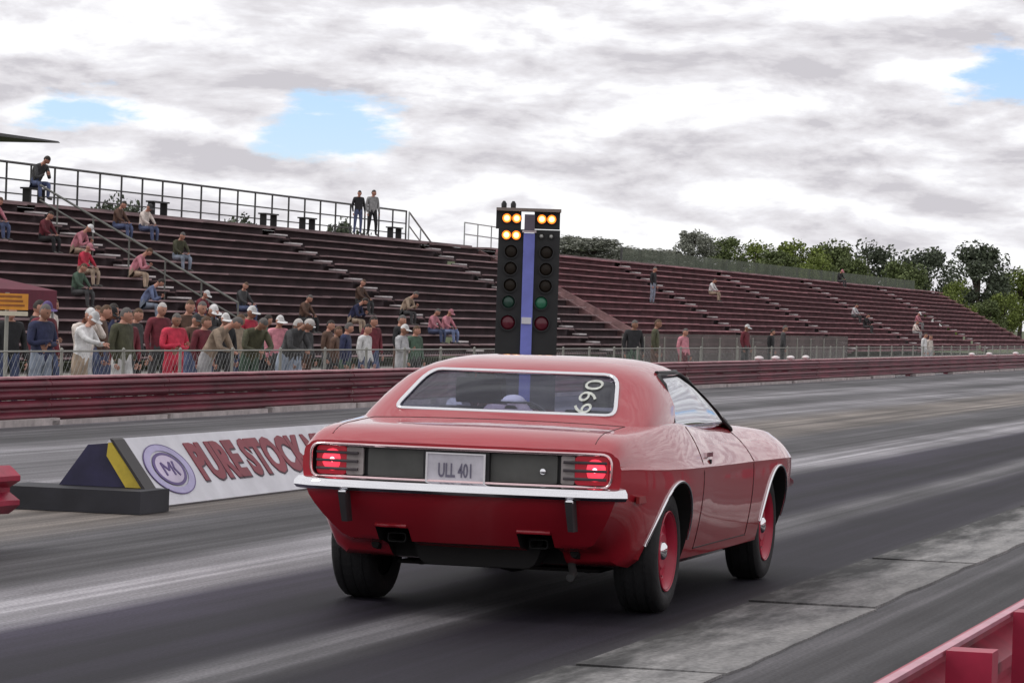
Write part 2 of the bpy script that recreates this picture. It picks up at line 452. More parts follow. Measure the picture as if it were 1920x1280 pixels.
WX = -16.85
gr = empty('guardrail', (WX, 20, 0), label='long dark red double guardrail along the far edge of the strip', cat='guardrail')
beam_lo = MB().sweep(wbeam(.25), [(0, 0, 0), (0, 3.98, 0)]).mesh('rail_beam', M_RAILRED, 30)
post_me = MB().box(-.16, -.02, -.06, .06, -.25, .56).mesh('post', M_RAILRED)
kerb_me = MB().box(-.10, .13, 0, 3.9, -.05, .085).mesh('kerb_block', M_CONC)
cap_me = MB().box(-.17, .05, 0, 3.97, .562, .585).mesh('top_cap', mat('rail_cap_highlight', (.42, .2, .22), .6, var=.25, vscale=2))  # cap coloured paler than the beams as a painted highlight
rs = random.Random(11)
for k in range(44):
    y = 4 * k
    j = rs.uniform(-.012, .012)
    place('rail_beam', beam_lo, gr, (j, y, .055))
    place('rail_beam', beam_lo, gr, (j * .5, y, .31))
    place('top_cap', cap_me, gr, (j * .5, y, 0))
    place('post', post_me, gr, (0, y + .1, -.002))
    if rs.random() < .8: place('kerb_block', kerb_me, gr, (.02, y + rs.uniform(-.2, .2), rs.uniform(-.03, .0)))
# pale sandbags on top of the rail
def bag_mesh():
    b = MB(); n = 10; m = 6
    vs = []
    for i in range(m + 1):
        t = math.pi * i / m
        for j in range(n):
            a = 2 * math.pi * j / n
            vs.append((.1 * math.sin(t) ** .6 * math.cos(a), .26 * -math.cos(t), .055 + .055 * math.sin(t) ** .6 * math.sin(a)))
    fs = [(i * n + j, i * n + (j + 1) % n, (i + 1) * n + (j + 1) % n, (i + 1) * n + j) for i in range(m) for j in range(n)]
    return b.add(vs, fs).mesh('sandbag', mat('sandbag_cloth', (.72, .66, .66), .9, var=.15), 50)
bag_me = bag_mesh()
for i, y in enumerate((84.5, 86.6, 88.6, 90.7)):
    place('sandbag', bag_me, None, (WX - .06, y, .587), (0, 0, .05 * i), label=['pale sandbag on the red guardrail, nearest the car roof', 'pale sandbag on the guardrail, second from the car roof', 'pale sandbag on the guardrail, third from the car roof', 'pale sandbag on the guardrail, farthest of the four past the car roof'][i], cat='sandbag', group='sandbags on the guardrail')
for i, y in enumerate((122, 126.5, 134, 139.5)):
    place('sandbag', bag_me, None, (WX - .06, y, .587), (0, 0, -.06 * i), label=['small far sandbag on the guardrail, left of four near the right frame edge', 'small far sandbag on the guardrail, second of four near the right frame edge', 'small far sandbag on the guardrail, third of four near the right frame edge', 'small far sandbag on the guardrail, right of four near the right frame edge'][i], cat='sandbag', group='sandbags far down the guardrail')

# ================================================================ chain-link fence behind it
FX = -18.0
fn = empty('chain_link_fence', (FX, 30, -.25), label='waist-high chain-link fence between the guardrail and the spectators', cat='fence')
fpost = MB().lathe([(0, .024), (1.13, .024), (1.15, .0)], 8, 'z').mesh('fence_post', M_FENCE, 40)
for k in range(66):
    place('fence_post', fpost, fn, (0, k * 2.2, 0))
MB().tube([(0, 0, 1.1), (0, 143, 1.1)], .014, 6).build('top_rail', M_FENCE, fn)
mb = MB()
d = 1.04
for k in range(int(143 / .15)):
    y = k * .15
    for s in (1, -1):
        a, b = (0.006 * s, y, .03), (0.006 * s, y + s * d * .9, .03 + d)
        mb.bar(a, b, .0018, .0018)
mb.build('wire_mesh', M_STEEL, fn, kind='stuff', fix=False)

# taller fence screen in front of the second stand
fs2 = empty('screen_fence', (-27, 112, -.25), label='grey mesh screen fence in front of the far red stand', cat='fence')
pan = MB().box(-.015, .015, .03, 3.0, .1, 1.25).mesh('screen_panel', screen_mat('grey_screen', (.15, .125, .12), .36))
for k in range(14):
    place('screen_panel', pan, fs2, (0, k * 3.06, 0))
    place('fence_post', fpost, fs2, (.04, k * 3.06, 0))

# ================================================================ near guardrail beside the camera (seen from behind)
nr = empty('near_guardrail', (-1.3, 2, 0), label='bright red guardrail in the bottom right corner, seen from its back', cat='guardrail')
nb = MB().sweep([(-x, z) for x, z in wbeam(.33, .085, .01)], [(0, 0, 0), (0, 3.99, 0)]).mesh('rail_beam', M_RAILNEAR, 30)
for k in range(30): place('rail_beam', nb, nr, (-.03, 4 * k - 2, .375))
mb = MB(); 
npost = MB().box(.022, .14, -.06, .06, -.3, .712)
npost = npost.mesh('post', M_RAILNEAR)
for k in range(86): place('post', npost, nr, (0, .26 + k * 1.345, .003))
MB().sweep([(-.012, .70), (.014, .70), (.014, .712), (-.012, .712)], [(0, -2, 0), (0, 118, 0)]).build('top_lip', mat('near_rail_highlight', (.5, .2, .26), .35, var=.12, vscale=6), nr)  # pale pink is the top edge's highlight, painted in

# ================================================================ red rail end between the lanes (left frame edge)
st = empty('rail_stub', (-8.75, 20.1, 0), label='end of a short bright red rail at the left frame edge', cat='guardrail')
MB().sweep([(x, z) for x, z in wbeam(.3, .085, .014)], [(0, -3.2, 0), (0, -.05, 0), (.03, .06, 0)]).build('rail_beam', M_RAILNEAR, st, 30, loc=(0, 0, .2))
sp = MB().box(-.12, -.03, -.07, .07, -.02, .49).mesh('post', M_RAILNEAR)
for y in (-.35, -2.2): place('post', sp, st, (0, y, .004))

# ================================================================ grandstands
RISE, RUN, H0, X0, ROWS = .292, .56, .45, -33.4, 14
def seat_pos(k): return X0 - RUN * k, H0 + RISE * k
def stand(name, label, y0, y1, aisles, m_seat, m_riser, aw=1.3):
    root = empty(name, (X0, y0, -.25), label=label, cat='grandstand')
    oz = .25
    edges = [y0]
    for a in aisles: edges += [a - aw / 2, a + aw / 2]
    edges.append(y1)
    secs = [(edges[i], edges[i + 1]) for i in range(0, len(edges), 2)]
    rr = random.Random(len(name))
    for (a, b) in secs:
        ln = b - a
        np_ = max(1, round(ln / 7.0)); pl_ = ln / np_
        sb = MB().box(-.15, .15, .012, pl_ - .012, -.05, 0).mesh('seat_board', m_seat)
        fb = MB().box(-.02, .22, 0, ln, -.04, 0).mesh('foot_board', m_seat)
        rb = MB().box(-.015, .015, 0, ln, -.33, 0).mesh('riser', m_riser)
        for k in range(ROWS):
            x, h = seat_pos(k)
            x -= X0
            j = rr.uniform(-.008, .008)
            for q_ in range(np_): place('seat_board', sb, root, (x + rr.uniform(-.01, .01), a - y0 + q_ * pl_, h + oz + j + rr.uniform(-.012, .012)))
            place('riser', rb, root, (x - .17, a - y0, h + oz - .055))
            place('foot_board', fb, root, (x + .17, a - y0, h + oz - .335 + j))
    # aisle steps with pale treads
    for a in aisles:
        tr = MB().box(-.14, .14, -aw / 2 + .04, aw / 2 - .04, -.05, 0).mesh('aisle_step', M_STEP)
        for k in range(ROWS):
            x, h = seat_pos(k)
            place('aisle_step', tr, root, (x - X0 + .2, a - y0, h + oz - .2))
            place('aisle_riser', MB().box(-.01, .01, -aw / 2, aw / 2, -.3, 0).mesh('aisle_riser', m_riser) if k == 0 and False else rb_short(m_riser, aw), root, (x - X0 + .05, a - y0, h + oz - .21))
    # raked stringers at both ends
    xt, ht = seat_pos(ROWS - 1)
    for y in (y0 - .07, y1 + .07):
        mbs = MB(); mbs.bar((.35, y - y0, H0 + oz - .45), (xt - X0 - .2, y - y0, ht + oz - .25), .1, .42)
        mbs.build('stringer', M_STRINGER, root)
        mbs = MB(); mbs.bar((xt - X0 - .2, y - y0, -.1), (xt - X0 - .2, y - y0, ht + oz - .2), .12, .12); mbs.bar((xt / 2 - X0 / 2, y - y0, -.1), (xt / 2 - X0 / 2, y - y0, (ht + H0) / 2 + oz - .4), .12, .12)
        mbs.build('support_post', M_DARKSTEEL, root)
    # walkway along the top
    MB().box(xt - X0 - 1.75, xt - X0 - .42, 0, y1 - y0, ht + oz + .02, ht + oz + .1).build('walkway', M_SEATA, root)
    MB().box(xt - X0 - 1.78, xt - X0 - 1.74, 0, y1 - y0, -.15, ht + oz + .015).build('back_panel', M_RISER, root)
    return root
_rbc = {}
def rb_short(m, aw):
    key = (m.name, aw)
    if key not in _rbc: _rbc[key] = MB().box(-.01, .01, -aw / 2, aw / 2, -.3, 0).mesh('aisle_riser', m)
    return _rbc[key]

A0, A1, B0, B1 = 62.0, 143.0, 145.8, 275.0
standA = stand('grandstand', 'dark maroon bleachers on the left, with a railing along the top', A0, A1, [74.5, 95.0, 116.3, 135.2], M_SEATA, M_RISER)
standB = stand('grandstand', 'lighter red bleachers on the right, beyond the starting lights', B0, B1, [168, 192, 217, 246], M_SEATB, M_RISERB)

# railing on top of the first stand
xt, ht = seat_pos(ROWS - 1); WALK = ht + .1
rl = empty('walkway_railing', (xt - 1.65, A0, WALK), label='dark pipe railing along the top walkway of the left bleachers', cat='railing')
pm = MB().lathe([(0, .035), (1.22, .035)], 6, 'z').mesh('rail_post', M_DARKSTEEL, 40)
n = int((137.4 - A0) / 1.83)
for k in range(n + 1): place('rail_post', pm, rl, (0, k * (137.4 - A0) / n, .003))
for nm, z, r in (('top_rail', 1.22, .042), ('mid_rail', .72, .028), ('low_rail', .3, .024)):
    MB().tube([(0, -.02, z), (0, 137.4 - A0 + .02, z)], r, 6).build(nm, M_DARKSTEEL, rl)
# stair down at the end of the walkway
sr = empty('stair_railing', (xt - 1.65, 137.8, WALK), label='pipe handrail of the stair going down at the end of the left bleachers', cat='railing')
for dz, r in ((1.2, .04), (.65, .03)):
    MB().tube([(0, 0, dz), (-.1, 5.3, dz - 1.75)], r, 6).build('hand_rail', M_STEEL, sr)
for k in range(4): MB().lathe([(0, .03), (1.3, .03)], 6, 'z', (-.02 * k, k * 1.75, -.1 - k * .58)).build('rail_post', M_STEEL, sr)
r2 = empty('corner_railing', (xt - 1.65, 146, WALK), label='short pipe railing beside the top of the starting lights', cat='railing')
for z in (1.05, .55): MB().tube([(0, 0, z), (0, 6.5, z - .05)], .03, 6).build('top_rail', M_STEEL, r2)
for y in (0, 2.1, 4.3, 6.4): MB().lathe([(0, .03), (1.05, .03)], 6, 'z', (0, y, 0.003)).build('rail_post', M_STEEL, r2)
# aisle hand rails
M_HANDRAIL = mat('handrail_paint', (.15, .155, .14), .6, var=.15)
def aisle_rail(y, label):
    o = empty('aisle_handrail', (X0, y, 0), label=label, cat='railing')
    for dz, r in ((.85, .035), (.42, .028)):
        x1, h1 = seat_pos(1); x2, h2 = seat_pos(12)
        MB().tube([(x1 - X0, 0, h1 + dz), (x2 - X0, 0, h2 + dz)], r, 6).build('hand_rail', M_HANDRAIL, o)
    for k in range(1, 13, 2):
        x1, h1 = seat_pos(k)
        MB().lathe([(h1 - .3, .028), (h1 + .85, .028)], 6, 'z', (x1 - X0, 0, 0)).build('rail_post', M_HANDRAIL, o)
aisle_rail(94.3, 'sloping handrail down the leftmost aisle of the maroon bleachers')

# benches on the walkway
bm_seat = MB().box(-.15, .15, -.7, .7, .42, .47).mesh('seat', M_BLACK)
bm_leg = MB().box(-.12, .12, -.025, .025, 0, .42).mesh('leg', M_BLACK)
for i, (y, lb) in enumerate(((93.0, 'small dark bench at the left end of the top walkway'), (97.4, 'dark bench under the seated figure on the top walkway'), (107.6, 'small dark bench on the top walkway, nearest the seated pair'), (118.5, 'small dark bench on the top walkway left of the standing pair'), (122.8, 'small dark bench on the walkway just left of the standing pair'), (133.6, 'small dark bench at the right end of the top walkway'))):
    o = empty('walkway_bench', (xt - .95, y, WALK), label=lb, cat='bench', group='benches on the top walkway')
    place('seat', bm_seat, o)
    for s in (-.55, .55): place('leg', bm_leg, o, (0, s, 0))

# screen fence on top behind the second stand
wf = empty('windscreen_fence', (-43.2, 178.5, 0), label='long grey-green windscreen fence behind the top of the far stand', cat='fence')
wp = MB().box(-.03, .03, .04, 4.46, 0, 1).mesh('fence_panel', M_WINDSCREEN)
for k in range(22):
    o = place('fence_panel', wp, wf, (0, k * 4.5, 3.9)); o.scale = (1, 1, 1.25)
    MB().box(-.05, .05, -.04, .04, 0, 5.15).build('fence_post', M_DARKSTEEL, wf, loc=(0, k * 4.5, 0)) if k == 0 else None
fpb = MB().box(-.05, .05, -.04, .04, 0, 5.15).mesh('fence_post', M_DARKSTEEL)
for k in range(1, 23): place('fence_post', fpb, wf, (-.09, k * 4.5, 0))

# edge of a roof at the top left
rf = empty('tower_roof', (-45, 90, 0), label='thin dark roof edge jutting in at the upper left', cat='roof')
MB().prism([(-2, 6.3), (-2, 6.52), (13.6, 6.52), (13.75, 6.47)], lambda p: (-1.5, p[0], p[1]), lambda p: (1.5, p[0], p[1])).build('roof_slab', M_DARKSTEEL, rf)
for y in (-1.2, 3.5): MB().box(-.12, .12, y - .12, y + .12, -.4, 6.35).build('roof_post', M_DARKSTEEL, rf)

# red canopy and orange sign near the left frame edge
cn = empty('canopy', (-24.2, 52.7, -.25), label='dark red pop-up canopy behind the crowd at the left frame edge', cat='canopy')
mb = MB(); c = [(-1.5, -1.5), (1.5, -1.5), (1.5, 1.5), (-1.5, 1.5)]
mb.add([(x, y, 1.92) for x, y in c] + [(0, 0, 2.3)] + [(x, y, 1.6) for x, y in c], [(0, 1, 4), (1, 2, 4), (2, 3, 4), (3, 0, 4), (0, 5, 6, 1), (1, 6, 7, 2), (2, 7, 8, 3), (3, 8, 5, 0)])
cv = mb.build('cover', mat('canopy_red', (.12, .012, .03), .8, var=.12), cn)
cv.modifiers.new('thick', 'SOLIDIFY').thickness = .02
for x, y in c: MB().lathe([(0, .025), (1.9, .025)], 6, 'z', (x * .97, y * .97, .003)).build('leg', M_STEEL, cn)
sg = empty('orange_sign', (-19.15, 44.15, -.25), label='small orange notice board on a post at the left frame edge', cat='sign')
M_OR = mat('orange_board', (.72, .3, .03), .6, var=.1, vscale=6)
MB().box(-.02, .02, -.31, .31, 1.62, 1.84).build('board', M_OR, sg, rot=(0, 0, -.35))
MB().box(-.03, .02, -.31, .31, 1.54, 1.60).build('lower_board', mat('cream_board', (.6, .55, .42), .7), sg, rot=(0, 0, -.35))
MB().lathe([(0, .03), (1.85, .03)], 8, 'z', (-.06, 0, 0.003)).build('post', M_FENCE, sg)
mb = MB()
for z in (1.80, 1.74, 1.68): mb.box(.023, .026, -.26, .22 + .04 * math.sin(z * 90), z - .014, z + .014)
mb.build('lettering', mat('brown_print', (.3, .1, .02), .7), sg, rot=(0, 0, -.35))

# ================================================================ text helper
def text_mesh(s, size, offset=0.0, extrude=0.004, sx=1.0):
    cu = bpy.data.curves.new('txt', 'FONT')
    cu.body = s; cu.size = size; cu.offset = offset; cu.extrude = extrude
    cu.align_x = 'CENTER'; cu.align_y = 'CENTER'; cu.resolution_u = 3
    ob = bpy.data.objects.new('txt', cu); COL.objects.link(ob)
    dg = bpy.context.evaluated_depsgraph_get(); dg.update()
    me = bpy.data.meshes.new_from_object(ob.evaluated_get(dg))
    bpy.data.objects.remove(ob)
    for v in me.vertices: v.co.x *= sx
    return me

def text_obj(name, s, size, m, parent, mtx, width=None, **kw):
    me = text_mesh(s, size, **kw)
    if width:
        xs = [v.co.x for v in me.vertices]; a, b = min(xs), max(xs)
        for v in me.vertices: v.co.x = (v.co.x - a) / (b - a) * width
    me.transform(mtx); me.materials.clear(); me.materials.append(m)
    return place(name, me, parent)

# ================================================================ centre-line sign board
SB = empty('sign_board', (-9.45, 24.45, 0), label='white slanted sign board with red lettering beside the red car', cat='sign')
SLEN = 7.2
bv = Vector((-.36, .10, .49))             # from bottom edge to top edge
bl = bv.length
mb = MB(); nrm = Vector((bv.z, 0, .36)).normalized()
p0, p1 = Vector((.0, 0, .015)), Vector((0, SLEN, .015))
q = [p0, p1, p1 + Vector((-.36, .1, .49)), p0 + bv]
mb.add(q + [p - nrm * .025 for p in q], [(0, 1, 2, 3), (7, 6, 5, 4), (0, 4, 5, 1), (1, 5, 6, 2), (2, 6, 7, 3), (3, 7, 4, 0)])
mb.build('face_board', M_CLOTHWHITE, SB)
q2 = [Vector((-.74, .0, .015)), Vector((-.74, SLEN, .015)), p1 + Vector((-.38, .1, .48)), p0 + bv + Vector((-.02, 0, -.01))]
mb = MB(); n2 = Vector((-bv.z, 0, .36)).normalized()
mb.add(q2 + [p - n2 * .02 for p in q2], [(0, 1, 2, 3), (7, 6, 5, 4), (0, 4, 5, 1), (1, 5, 6, 2), (2, 6, 7, 3), (3, 7, 4, 0)])
mb.build('back_board', M_CLOTHWHITE, SB)
MB().tube([p0 + nrm * .004, p0 + bv + nrm * .004], .014, 6).build('edge_trim', M_DARKSTEEL, SB)
# local frame on the face: X along +y (track), Y up the slope
ex = Vector((0, 1, 0)); ey = bv.normalized(); ey = (ey - ex * ey.dot(ex)).normalized(); ez = ex.cross(ey)
def face_m(s, t):
    o = p0 + ex * s + bv * t + ez * .006
    return Matrix(((ex.x, ey.x, ez.x, o.x), (ex.y, ey.y, ez.y, o.y), (ex.z, ey.z, ez.z, o.z), (0, 0, 0, 1)))
M_MAROON = mat('maroon_print', (.22, .03, .045), .6, var=.12)
M_OUTL = mat('dark_print', (.05, .015, .03), .6)
t1 = text_obj('lettering', 'PURE STOCK MUSCLE', .46, M_MAROON, SB, face_m(1.40, .54) @ Matrix.Scale(.98, 4, (0, 1, 0)), offset=.022, extrude=.003, width=4.5)
t2 = text_obj('lettering_outline', 'PURE STOCK MUSCLE', .46, M_OUTL, SB, face_m(1.41, .525) @ Matrix.Scale(.98, 4, (0, 1, 0)), offset=.027, extrude=.001, width=4.5)  # dark printed outline behind the letters
def ring(r0, r1, h, n=40, sx=1.0):
    mb = MB(); vs = []
    for r, z in ((r0, 0), (r1, 0), (r1, h), (r0, h)):
        vs += [(sx * r * math.cos(2 * math.pi * i / n), r * math.sin(2 * math.pi * i / n), z) for i in range(n)]
    fs = [(a * n + i, a * n + (i + 1) % n, ((a + 1) % 4) * n + (i + 1) % n, ((a + 1) % 4) * n + i) for a in range(4) for i in range(n)]
    return mb.add(vs, fs)
lg = face_m(.80, .50) @ Matrix.Scale(.86, 4) @ Matrix.Scale(.74, 4, (0, 1, 0)) @ Matrix.Scale(1.1, 4, (1, 0, 0))
def logo(mb, m, nm):
    me = mb.mesh(nm, m); me.transform(lg); place(nm, me, SB)
M_LAV = mat('lavender_print', (.42, .38, .58), .6); M_PUR = mat('purple_print', (.10, .06, .20), .6); M_LIL = mat('lilac_print', (.56, .48, .62), .6)
logo(ring(.262, .345, .003, sx=1.35), M_LAV, 'logo_ring')
logo(ring(.345, .357, .004, sx=1.35), M_PUR, 'logo_outline')
logo(ring(.198, .235, .004, sx=1.35), M_PUR, 'logo_inner_ring')
logo(ring(.0, .197, .003, sx=1.35), M_LIL, 'logo_centre')
mb = MB()
mb.bar((-.13, -.09, .006), (-.13, .09, .006), .03, .006); mb.bar((-.13, .09, .006), (-.03, -.02, .006), .03, .006); mb.bar((-.03, -.02, .006), (.05, .09, .006), .03, .006); mb.bar((.05, .09, .006), (.05, -.09, .006), .03, .006)
mb.bar((.13, .10, .006), (.10, .0, .006), .03, .006); mb.bar((.10, 0, .006), (.15, -.1, .006), .03, .006)
logo(mb, M_PUR, 'logo_mark')

# blue and yellow wedge on a black base in front of the board
WD = empty('wedge_marker', (-9.7, 24.0, 0), label='blue wedge with a yellow edge on a black base beside the sign board', cat='marker')
MB().box(-.66, .46, -.28, .30, 0.004, .17).build('base', mat('black_rubber_base', (.02, .02, .026), .7, var=.25, vscale=3), WD)
tz = [(-.34, .173), (-.12, .475), (.06, .495), (.30, .173)]
mb = MB(); mb.prism(tz, lambda p: (p[0], .12, p[1]), lambda p: (p[0], .29, p[1])).build('wedge', mat('wedge_blue', (.028, .025, .07), .6, var=.2, vscale=4), WD)
tz = [(.045, .40), (.055, .497), (.08, .50), (.325, .175), (.20, .175)]
MB().prism(tz, lambda p: (p[0], .08, p[1]), lambda p: (p[0], .115, p[1])).build('yellow_edge', mat('wedge_yellow', (.62, .47, .05), .55, var=.15, vscale=5), WD)
tz = [(.075, .53), (.10, .52), (.37, .16), (.34, .16)]
MB().prism(tz, lambda p: (p[0], .06, p[1]), lambda p: (p[0], .28, p[1])).build('dark_edge', mat('wedge_dark', (.035, .03, .03), .6), WD)

# ================================================================ starting lights
CT = empty('starting_lights', (-9.83, 36.4, 0), YAW, label='tall black starting-light tower with a lavender-blue central post behind the car', cat='traffic light')
MB().box(-.33, -.055, .02, .14, .35, 2.44).build('left_panel', M_BLACK, CT)
MB().box(.055, .33, .02, .14, .35, 2.44).build('right_panel', M_BLACK, CT)
MB().box(-.36, -.09, .02, .15, 2.442, 2.63).build('left_head', M_BLACK, CT)
MB().box(.05, .325, .02, .15, 2.45, 2.63).build('right_head', M_BLACK, CT)
MB().box(-.36, .335, -.06, .16, 2.632, 2.665).build('top_plate', mat('tree_top', (.2, .16, .14), .6), CT)
MB().box(-.06, .06, -.03, .13, .0, 2.40).build('post', mat('tree_blue', (.17, .19, .56), .5, var=.12, vscale=3), CT)
MB().box(-.055, .055, -.05, .11, 2.43, 2.6).build('post_cap', mat('tree_grey', (.12, .1, .13), .6), CT)
MB().box(-.075, .075, -.045, .0, 2.405, 2.43).build('cross_bar', mat('tree_light_bar', (.6, .5, .52), .5), CT)
MB().box(-.055, .05, -.045, -.032, 1.43, 1.50).build('white_plate', M_CLOTHWHITE, CT)
MB().box(-.45, .45, -.3, .35, 0, .12).build('base', M_BLACK, CT)
M_AMB = mat('amber_lit', (.9, .4, .1), .4, emit=((1.0, .2, .02), 2.2))
M_AMBC = mat('amber_core', (1, .9, .6), .4, emit=((1.0, .62, .16), 4.0))
M_AMBO = mat('amber_off', (.018, .013, .009), .55, spec=.2); M_GRN = mat('green_lens', (.03, .15, .085), .25); M_GRND = mat('green_lens_dim', (.02, .055, .04), .3); M_REDL = mat('red_lens', (.10, .01, .02), .25)
M_CLEAR = mat('clear_lens', (.55, .55, .52), .2)
def lens(name, x, z, r, m, y=.02, core=None):
    o = empty(name, (x, y, z)); o.parent = CT
    MB().lathe([(0, r * 1.15), (-.035, r * 1.15), (-.035, r * 1.0), (0, r * .98)], 16, 'y', closed=False).build('bezel', M_BLACK, o, 40)
    MB().lathe([(0, r), (-.012, r * .95), (-.025, r * .6), (-.03, .0)], 16, 'y', closed=False).build('lens', m, o, 60)
    if core: MB().lathe([(-.027, r * .62), (-.036, r * .4), (-.04, 0)], 12, 'y', closed=False).build('bulb', core, o, 60)
    return o
for z, on in ((2.555, (1, 1)), (2.375, (1, 0))):
    for s in (0, 1):
        for i in (0, 1):
            x = (-.245 + .105 * i) if s == 0 else (.13 + .105 * i)
            if on[s]: lens('stage_lamp', x, z, .048, M_AMB, .018, M_AMBC)
            else: lens('stage_lamp', x, z, .026, M_CLEAR, .018)
for s in (-1, 1):
    for z in (2.2, 2.02, 1.84): lens('amber_lamp', s * .19, z, .07, M_AMBO, .018)
    lens('green_lamp', s * .15 if s > 0 else -.2, 1.66, .07, M_GRN if s > 0 else M_GRND, .018)
    lens('red_lamp', s * .16 if s > 0 else -.2, 1.44, .08, M_REDL, .018)
for x in (-.28, -.18): MB().lathe([(2.665, .028), (2.71, .03), (2.74, .012)], 8, 'z', (x, .05, 0)).build('bolt_cap', M_BLACK, CT, 40)

# ================================================================ trees
def leaf_mat(name, col):
    m = bpy.data.materials.new(name); m.use_nodes = True
    t = m.node_tree; b = t.nodes['Principled BSDF']
    g = N(t, 'ShaderNodeNewGeometry')
    rp = ramp(t, [(0, tuple(c * .6 for c in col)), (.5, col), (1, tuple(min(1, c * 1.6) for c in col))])
    L(t, g.outputs['Random Per Island'], rp.inputs['Fac']); L(t, rp.outputs['Color'], b.inputs['Base Color'])
    b.inputs['Roughness'].default_value = .8
    return m
M_BARK = mat('bark', (.07, .055, .045), .9, var=.3)
def tree_meshes(seed, R, H, trunk_h, nclump, nleaf, size):
    r = random.Random(seed)
    clumps = []
    for i in range(nclump):
        t = r.random()
        z = trunk_h + (H - trunk_h) * (.05 + .9 * t)
        rad = R * (math.sin(math.pi * (.18 + .74 * t)) ** .8) * math.sqrt(r.random()) * .9
        a = r.uniform(0, 6.283)
        clumps.append((rad * math.cos(a), rad * math.sin(a), z, r.uniform(.22, .42) * R))
    vs, fs = [], []
    for i in range(nleaf):
        cx, cy, cz, cr = clumps[r.randrange(nclump)]
        d = Vector((r.gauss(0, 1), r.gauss(0, 1), r.gauss(0, .8))).normalized() * cr * r.random() ** .4
        c = Vector((cx, cy, cz)) + d
        n = (d.normalized() * .6 + Vector((r.gauss(0, 1), r.gauss(0, 1), r.gauss(0, 1)))).normalized()
        a = n.orthogonal().normalized(); b = n.cross(a); s = size * r.uniform(.6, 1.5)
        k = len(vs)
        vs += [c + a * s, c + b * s * .7, c - a * s, c - b * s * .7]
        fs.append((k, k + 1, k + 2, k + 3))
    crown = MB().add(vs, fs)
    tr = MB()
    tr.tube([(0, 0, -.5), (.05, 0, trunk_h * .6), (.1, .05, trunk_h), (.0, .1, H * .75)], [R * .1, R * .08, R * .06, R * .02], 7)
    for cx, cy, cz, cr in clumps[:9]:
        z0 = trunk_h * .8 + (cz - trunk_h * .8) * .35
        tr.tube([(.05, .03, z0), (cx * .5, cy * .5, (z0 + cz) / 2 + .1), (cx, cy, cz)], [R * .04, R * .028, R * .012], 5)
    return crown, tr
GREENS = {'dark': leaf_mat('leaf_dark', (.075, .092, .058)), 'mid': leaf_mat('leaf_mid', (.11, .14, .05)), 'lime': leaf_mat('leaf_lime', (.15, .19, .04)), 'grey': leaf_mat('leaf_haze_grey', (.22, .23, .19))}  # distance haze is put into the leaf colours, most in the grey
TV = []
for i in range(4):
    c, t = tree_meshes(20 + i, 3.0, 8.5, 1.6 + .3 * i, 34, 7500, .13)
    TV.append(({g: None for g in GREENS}, c, t.mesh('trunk', M_BARK, 50)))
def tree(name, label, x, y, z, sc, kind, v, sz=1.0, group=None):
    cache, c, t = TV[v]
    if cache[kind] is None: cache[kind] = c.mesh('crown', GREENS[kind], fix=False)
    o = empty(name, (x, y, z), random.Random(int(x * 7 + y)).uniform(0, 6.28), label=label, cat='tree' if 'tree' in name else 'shrub', group=group)
    o.scale = (sc, sc, sc * sz)
    place('crown', cache[kind], o); place('trunk', t, o)
    return o
TREES = [  # x, y, top height, kind, variant, width factor, label
    (-60, 358, 10.6, 'dark', 0, 1.0, 'dark tall tree left of centre in the clump beyond the far stand'),
    (-58, 379.2, 10.7, 'dark', 1, 1.05, 'dark tree in the middle of the clump at the right'),
    (-60, 437.1, 12.3, 'dark', 2, 1.15, 'tallest dark round tree near the right frame edge'),
    (-56, 446.5, 9.6, 'lime', 3, 1.1, 'yellow-green tree at the right frame edge'),
    (-52, 360.5, 6.9, 'lime', 0, .9, 'yellow-green tree in front of the dark trees at the right'),
    (-50, 385.5, 5.9, 'lime', 1, 1.0, 'low yellow-green tree at the bottom of the right-hand clump'),
    (-62, 344.6, 9.8, 'mid', 2, 1.0, 'mid-green tree above the windscreen fence, left of the dark clump'),
    (-64, 335.4, 9.7, 'lime', 3, 1.1, 'bright yellow-green tree in the middle of the tree line'),
    (-62, 306.1, 8.9, 'lime', 0, 1.3, 'yellow-green tree above the left end of the windscreen fence'),
    (-56, 352.3, 8.6, 'mid', 1, 1.0, 'mid-green tree between the two dark trees of the right-hand clump'),
    (-62, 241.5, 7.2, 'grey', 2, 1.5, 'haze-grey tree directly right of the starting lights'),
    (-60, 239.3, 7.1, 'grey', 3, 1.5, 'haze-grey tree, second to the right of the starting lights'),
    (-62, 254.3, 7.0, 'grey', 0, 1.6, 'haze-grey tree, third to the right of the starting lights'),
    (-60, 253.6, 6.8, 'grey', 1, 1.5, 'low haze-grey tree on the bank, fourth to the right of the starting lights'),
    (-62, 270.3, 7.0, 'grey', 2, 1.6, 'low haze-grey tree just left of the taller bare-topped tree'),
    (-60, 271.8, 8.7, 'grey', 3, 1.0, 'taller thin haze-grey tree in the middle of the bank'),
    (-62, 293.9, 8.9, 'mid', 1, 1.2, 'olive tree right of the taller thin haze-grey tree'),
    (-56, 322.6, 8.1, 'mid', 3, 1.0, 'short mid-green tree left of the tall dark tree'),
    (-57, 309.0, 7.9, 'lime', 0, 1.1, 'short bright green tree right behind the windscreen fence'),
    (-56, 285.5, 7.5, 'mid', 2, 1.2, 'short olive tree behind the windscreen fence'),
    (-50, 372.6, 4.8, 'mid', 3, 1.1, 'lowest mid-green tree, at the far end of the red stand'),
    (-47, 410.0, 4.6, 'lime', 2, 1.2, 'low lime tree in the right frame corner above the guardrail'),
]
for x, y, top, kd, v, w, lb in TREES:
    b = bank_z(x, y) - .2
    s = (top - b) / 8.9
    s2 = max(s, .62)
    tree('tree', lb, x, y, b, s2 * w, kd, v, s / (s2 * w), 'trees beyond the stands')
tree('small_tree', 'small dark bushy tree standing in front of the grey bank', -47, 216.5, bank_z(-47, 216.5) + .6, .42, 'dark', 1, 1.0)
